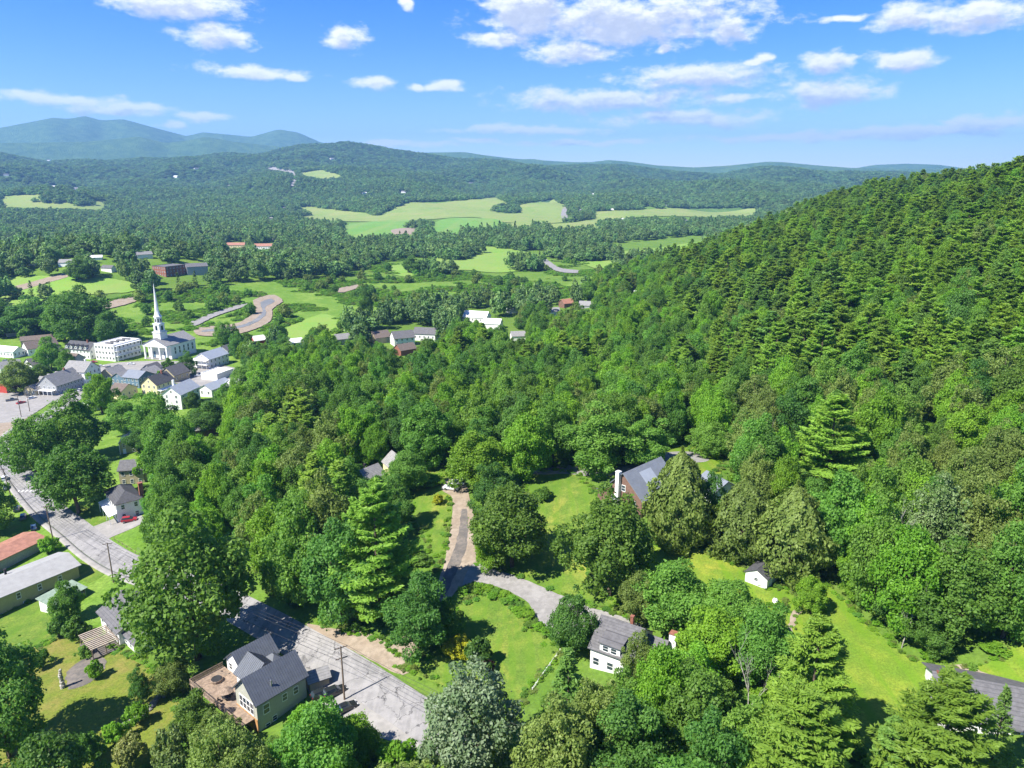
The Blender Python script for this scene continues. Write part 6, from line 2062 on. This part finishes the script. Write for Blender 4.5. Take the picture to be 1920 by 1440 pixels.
ww = np.where(low & ~pine, ww * 0.8, ww)
keep = (inA | inB | inC)
thin = RN.uniform(0, 1, len(gx)) < np.where(pine, 0.50, 0.54)
keep &= thin
keep &= clear_of(gx, gy, gz, hh, ww, PROTECT)
for hx, hy, hr in HERO_DISC:
    keep &= np.hypot(gx - hx, gy - hy) > hr * 0.75 + ww * 0.28
for bx_, by_, br_ in BUILT:
    keep &= np.hypot(gx - bx_, gy - by_) > br_ + ww * 0.32
for i in np.nonzero(keep)[0]:
    if pine[i]:
        kind = 'pine' if RN.uniform() < 0.8 else 'darkpine'
    else:
        kind = RN.choice(['green', 'green', 'green', 'dark', 'bright', 'bright', 'olive'])
    if inC[i]:
        area = 4
    elif inB[i]:
        area = 3
    elif px_[i] > 1120 and py_[i] < 900:
        area = 0
    elif px_[i] >= 1120:
        area = 1
    else:
        area = 2
    SC.append((gx[i], gy[i], gz[i], hh[i], ww[i], kind, area))
print('near wood', len(SC), 'pines', sum(1 for s in SC if 'pine' in s[5]))

AREA = {0: 'on the forest hillside', 1: 'in the wood behind the cedars and the meadow', 2: 'in the dense wood between main street and the sandy drive',
        3: 'in the belt of trees along the bottom of the picture', 4: 'among the back gardens right of the church'}
WORD = {'pine': 'layered pine', 'darkpine': 'dark pine', 'green': 'green tree', 'dark': 'dark tree', 'bright': 'bright tree', 'olive': 'olive tree'}


def app_size(s):
    return s[3] * s[4] / max(1.0, depth(s[:3])) ** 2


SC.sort(key=app_size, reverse=True)
n_h = {'pine': sum(1 for h in HEROES if 'pine' in h[4]), 'broad': sum(1 for h in HEROES if h[4] in ('green', 'dark', 'bright', 'olive', 'maple', 'silver'))}
left = {'pine': 285 - n_h['pine'], 'broad': 285 - n_h['broad']}
rest = []
for s in SC:
    c = 'pine' if 'pine' in s[5] else 'broad'
    if left[c] > 0:
        left[c] -= 1
        sz = 'tall' if s[3] > (22.5 if c == 'pine' else 17) else ('low' if s[3] < (19.5 if c == 'pine' else 13.5) else 'medium')
        place = AREA[s[6]]
        if s[6] == 0:
            qx_, qy_, _d = project(s[0], s[1], s[2] + s[3])
            place = 'on the %s of the forest hillside, %s' % ('crest' if qy_ < 400 + (1640 - qx_) * .16 else 'upper slope' if qy_ < 520 else 'middle slope' if qy_ < 640 else 'foot', 'at the right edge' if qx_ > 1750 else 'right of the big pine' if qx_ > 1580 else 'above the big pine' if qx_ > 1400 else 'towards the valley')
        if s[6] == 2:
            qx_, qy_, _d = project(s[0], s[1], s[2])
            place = 'in the %s of the central wood, %s' % ('front rows' if s[1] < 180 else 'middle rows' if s[1] < 260 else 'far rows', 'towards the village street' if qx_ < 480 else 'left of the sandy drive' if qx_ < 800 else 'behind the shaded lane')
        lb = sz + ' ' + WORD[s[5]] + ' ' + place
        put_tree(s[5], (s[0], s[1], s[2]), s[3], s[4], lb, lb.replace('pine', 'pines', 1).replace('tree', 'trees', 1))
    else:
        rest.append(s)


# ------------------------------------------------------------------ masses of trees too many to count: instanced on points
def proto_collection(name, meshes):
    c = bpy.data.collections.new(name)
    for i, (crown, trunk) in enumerate(meshes):
        o = bpy.data.objects.new('%s_%02d' % (name, i), crown)
        c.objects.link(o)
    return c


def scatter(name, label, cat, coll, pts, idx, rot, scl):
    me = bpy.data.meshes.new(name)
    n = len(pts)
    me.vertices.add(n)
    me.vertices.foreach_set('co', np.asarray(pts, np.float32).ravel())
    for an, ty, val in (('idx', 'INT', np.asarray(idx, np.int32)), ('rot', 'FLOAT', np.asarray(rot, np.float32))):
        a = me.attributes.new(an, ty, 'POINT')
        a.data.foreach_set('value', val)
    a = me.attributes.new('scl', 'FLOAT_VECTOR', 'POINT')
    a.data.foreach_set('vector', np.asarray(scl, np.float32).ravel())
    me.update()
    o = link(name, me)
    tag(o, label, cat, kind='stuff')
    ng = bpy.data.node_groups.new(name, 'GeometryNodeTree')
    ng.interface.new_socket('Geometry', in_out='INPUT', socket_type='NodeSocketGeometry')
    ng.interface.new_socket('Geometry', in_out='OUTPUT', socket_type='NodeSocketGeometry')
    N = NT(ng)
    gi, go = ng.nodes.new('NodeGroupInput'), ng.nodes.new('NodeGroupOutput')

    def attr(nm, ty):
        nd = ng.nodes.new('GeometryNodeInputNamedAttribute')
        nd.data_type = ty
        nd.inputs['Name'].default_value = nm
        return nd.outputs['Attribute']
    ci = ng.nodes.new('GeometryNodeCollectionInfo')
    ci.inputs['Collection'].default_value = coll
    ci.inputs['Separate Children'].default_value = True
    ci.inputs['Reset Children'].default_value = True
    iop = ng.nodes.new('GeometryNodeInstanceOnPoints')
    iop.inputs['Pick Instance'].default_value = True
    cx = N.n('ShaderNodeCombineXYZ', {2: attr('rot', 'FLOAT')})
    m2p = ng.nodes.new('GeometryNodeMeshToPoints')
    ng.links.new(gi.outputs[0], m2p.inputs['Mesh'])
    ng.links.new(m2p.outputs[0], iop.inputs['Points'])
    ng.links.new(ci.outputs[0], iop.inputs['Instance'])
    ng.links.new(attr('idx', 'INT'), iop.inputs['Instance Index'])
    ng.links.new(cx.outputs[0], iop.inputs['Rotation'])
    ng.links.new(attr('scl', 'FLOAT_VECTOR'), iop.inputs['Scale'])
    ng.links.new(iop.outputs[0], go.inputs[0])
    md = o.modifiers.new('scatter', 'NODES')
    md.node_group = ng
    return o


def far_broad(seed, mat):
    me, C, rad = crown_broad('far_crown', seed, mat, leaves=900, lobes=20, z0=1.2, Hc=5.6, size=1.55, lobe_r=(0.24, 0.42))
    return me


# hillside and wood trees beyond the single ones: same shapes
kinds = ['pine', 'darkpine', 'green', 'dark', 'bright', 'olive']
plist = []
kidx = {}
for k_ in kinds:
    kidx[k_] = []
    for (cm, tm, H0, W0) in LIB[k_]:
        kidx[k_].append((len(plist), H0, W0))
        plist.append((cm, tm))
coll1 = proto_collection('forest_tree', plist)
if rest:
    pts, idx, rot, scl = [], [], [], []
    for s in rest:
        i, H0, W0 = kidx[s[5]][TR.randrange(len(kidx[s[5]]))]
        pts.append(s[:3])
        idx.append(i)
        rot.append(TR.uniform(0, 6.28))
        scl.append((s[4] / W0, s[4] / W0, s[3] / H0))
    scatter('forest', 'dense forest of pines and broadleaf trees high on the right hand hillside', 'forest', coll1, pts, idx, rot, scl)
print('individual left', left, 'rest', len(rest))

# valley and far woods
MF = M['leaf_far']
flist = [(far_broad(500 + i, MF), None) for i in range(6)] + [(crown_pine('far_pine', 520 + i, MF, Lmax=4.6, whorl=2.4, blades=14, blen=2.2, bw=0.5, nb=(4, 6)), None) for i in range(3)]
coll2 = proto_collection('far_tree', flist)
FX, FY, FS = [], [], []
for (r0, r1, sp) in ((380, 900, 8.5), (900, 1600, 10.5), (1600, 2600, 12.5), (2600, 4200, 16.5), (4200, 6300, 25)):
    g1, g2 = jitter_grid(-r1 * .80, r1 * .80, 100, r1, sp)
    r = np.hypot(g1, g2)
    m = (r >= r0) & (r < r1) & (np.abs(np.arctan2(g1, g2)) < 0.66)
    FX.append(g1[m])
    FY.append(g2[m])
    FS.append(np.full(m.sum(), sp))
fx, fy, fs = (np.concatenate(a) for a in (FX, FY, FS))
fz = height(fx, fy)
qx, qy, qd = project(fx, fy, fz)
rr = np.hypot(fx, fy)
m = (qx > -60) & (qx < 1980) & (qy < 720)
for pl in PROTECT_FAR:
    m &= ~inside(qx, qy, pl)
inV = inside(qx, qy, VILLAGE) | inside(qx, qy, VALLEY) | inside(qx, qy, WILD)
m &= ~inV
m &= ~(inside(qx, qy, WOOD_MAIN) & (rr < 900)) & ~(inside(qx, qy, WOOD_BOTTOM) & (rr < 900))
# behind the crest of the right hand hill nothing shows
m &= ~((qx > 1500) & (rr < 2000) & (fx > 300))
dens_n = noise2(fx, fy, 160.0, 0.5)
m &= RN.uniform(0, 1, len(fx)) < np.where(rr < 2400, 0.72 + 0.5 * dens_n, 0.93)
# open valley floor between the hedges
openv = (rr > 1150) & (rr < 2300) & (np.arctan2(fx, fy) > -0.30) & (noise2(fx, fy, 210.0, 2.0) > -0.05)
m &= ~(openv & (RN.uniform(0, 1, len(fx)) < 0.45))
CLUMPS = [(705, 400, 15, 5), (952, 394, 28, 7), (940, 446, 75, 9), (1080, 452, 60, 14), (1190, 428, 60, 6), (850, 478, 48, 10), (735, 470, 60, 12),
          (1100, 482, 70, 8), (1010, 440, 20, 12), (100, 378, 45, 5), (160, 384, 18, 4), (1200, 500, 50, 6), (985, 505, 30, 5), (820, 512, 40, 4), (60, 562, 70, 4), (560, 404, 20, 3)]
cl = np.zeros(len(fx), bool)
for (cx_, cy_, rx_, ry_) in CLUMPS:
    cl |= ((qx - cx_) / rx_) ** 2 + ((qy - cy_) / ry_) ** 2 < 1 + 0.5 * noise2(fx, fy, 30.0, 1.0)
m |= cl & (qy < 720) & (RN.uniform(0, 1, len(fx)) < 0.85)
fx, fy, fz, fs, rr, cl = fx[m], fy[m], fz[m], fs[m], rr[m], cl[m]
fw = np.clip(fs * RN.uniform(1.05, 1.75, len(fx)), 9.5, 40)
fh = np.where(rr < 2600, RN.uniform(10, 22, len(fx)), RN.uniform(14, 20, len(fx)))
ispine = RN.uniform(0, 1, len(fx)) < np.where((noise2(fx, fy, 120.0, 4.0) > 0.35) | (cl & (noise2(fx, fy, 60.0, 1.0) > 0.1)), 0.18, 0.02)
ispine &= rr < 4200
ok = clear_of(fx, fy, fz, fh, fw, PROTECT_FAR, ((0, .4), (0, .85))) | cl
ok &= clear_of(fx, fy, fz, fh, fw, KEEP, ((0, .5), (0, 1.0), (-.4, .6), (.4, .6)))
fx, fy, fz, fw, fh, ispine = fx[ok], fy[ok], fz[ok], fw[ok], fh[ok], ispine[ok]
n = len(fx)
idx = np.where(ispine, 6 + RN.integers(0, 3, n), RN.integers(0, 6, n))
fh = np.where(ispine, fh * 1.35, fh)
sx = np.where(ispine, fw * 0.62 / 9.2, fw / 11.3)
sz = np.where(ispine, fh / 24.0, fh / 12.4)
print('far trees', n)
scatter('far_woods', 'far blue green woods spreading over the valley and low hills', 'woods', coll2, np.stack([fx, fy, fz - 0.3], 1), idx, RN.uniform(0, 6.28, n), np.stack([sx, sx, sz], 1))

# shrubs: undergrowth under the woods and thickets on the wild valley meadow
slist = [(far_broad(540, M['leaf_green']), None), (far_broad(541, M['leaf_bright']), None), (far_broad(542, M['leaf_dark']), None), (far_broad(543, M['leaf_olive']), None)]
coll3 = proto_collection('bush', slist)
gx, gy = jitter_grid(-420, 330, 330, 1150, 4.6)
gz = height(gx, gy)
px_, py_, _ = project(gx, gy, gz)
m = inside(px_, py_, WILD) | (inside(px_, py_, VALLEY))
nn = noise2(gx, gy, 26.0, 1.0) + 0.5 * noise2(gx, gy, 9.0, 3.0)
m &= (nn > -0.05)
for pl in PROTECT_FAR:
    m &= ~inside(px_, py_, pl)
gx, gy, gz, nn = gx[m], gy[m], gz[m], nn[m]
n = len(gx)
h = RN.uniform(0.8, 2.4, n) + np.clip(nn, 0, 1) * 2.2
big = RN.uniform(0, 1, n) < 0.04
h = np.where(big, RN.uniform(6, 12, n), h)
w = np.where(big, h * RN.uniform(0.8, 1.1, n), RN.uniform(3.5, 7.5, n))
idx = np.where(RN.uniform(0, 1, n) < 0.72, 1, RN.choice([0, 2, 3], n))
idx = np.where(big, RN.choice([0, 2, 3], n), idx)
ok = clear_of(gx, gy, gz, h, w, [p[1] for p in PATHS] + KEEP, ((0, .4), (0, 1.0), (-.4, .5), (.4, .5)))
gx, gy, gz, h, w, idx = gx[ok], gy[ok], gz[ok], h[ok], w[ok], idx[ok]
n = len(gx)
scatter('thicket', 'bright green thickets and tall weeds on the wild valley meadow beyond the church', 'thicket', coll3, np.stack([gx, gy, gz - 0.3], 1), idx, RN.uniform(0, 6.28, n), np.stack([w / 11.3, w / 11.3, h / 12.4], 1))
gx, gy = jitter_grid(-330, 330, 70, 420, 3.6)
gz = height(gx, gy)
px_, py_, _ = project(gx, gy, gz)
m = (inside(px_, py_, WOOD_MAIN) | inside(px_, py_, WOOD_BOTTOM) | inside(px_, py_, WOOD_VILLAGE)) & (px_ > -60) & (px_ < 1990) & (py_ < 1500)
m &= RN.uniform(0, 1, len(gx)) < 0.55
h = RN.uniform(0.7, 3.2, len(gx))
w = RN.uniform(2.2, 5.0, len(gx))
m &= clear_of(gx, gy, gz, h, w, PROTECT, ((0, 0), (-.45, .2), (.45, .2), (0, 0.9)))
for bx_, by_, br_ in BUILT:
    m &= np.hypot(gx - bx_, gy - by_) > br_ + 1.0
gx, gy, gz, h, w = gx[m], gy[m], gz[m], h[m], w[m]
n = len(gx)
scatter('undergrowth', 'green undergrowth and saplings under the woods', 'undergrowth', coll3, np.stack([gx, gy, gz - 0.2], 1), RN.choice([0, 0, 1, 2, 3], n), RN.uniform(0, 6.28, n), np.stack([w / 11.3, w / 11.3, h / 12.4], 1))

ex, ey = [], []
for pl in (LAWN_CENTRE, LAWN_LEFT, LAWN_MID, LAWN_RIGHT, MEADOW, LAWN_BACK, LAWN_OLIVE, YARD_DRY, SAND_VERGE):
    G_ = grounds(pl)
    for i in range(len(G_)):
        a, b = G_[i - 1], G_[i]
        k = max(1, int((b - a).length / 0.8))
        for j in range(k):
            p = a.lerp(b, j / k)
            ex.append(p.x + RN.normal() * 0.7)
            ey.append(p.y + RN.normal() * 0.7)
gx, gy = np.array(ex), np.array(ey)
gz = height(gx, gy)
px_, py_, _ = project(gx, gy, gz)
m = ~inside(px_, py_, ROAD_PX)
for pl in (DRIVE, DRIVE_GRAVEL):
    m &= ~inside(px_, py_, pl)
gx, gy, gz = gx[m], gy[m], gz[m]
n = len(gx)
w = RN.uniform(0.5, 1.9, n)
h = RN.uniform(0.2, 0.8, n)
scatter('weeds', 'tufts of grass and weeds along the edges of the lawns and drives', 'weeds', coll3, np.stack([gx, gy, gz - 0.05], 1), RN.choice([0, 1, 1, 3], n), RN.uniform(0, 6.28, n), np.stack([w / 11.3, w / 11.3, h / 12.4], 1))


# ------------------------------------------------------------------ the air: thin summer haze round everything
def build_haze():
    m, N = mat_new('haze')
    v = N.n('ShaderNodeVolumePrincipled', {'Color': (0.23, 0.45, 0.92, 1), 'Density': HAZE_D, 'Anisotropy': 0.15})
    N.n('ShaderNodeOutputMaterial', {'Volume': v.outputs[0]})
    o = MB().box(-18000, 18000, -400, 18000, -60, 1180).build('haze', m)
    tag(o, 'thin pale blue summer haze filling the valley air', 'haze', kind='stuff')


HAZE_D = 7.2e-5
build_haze()
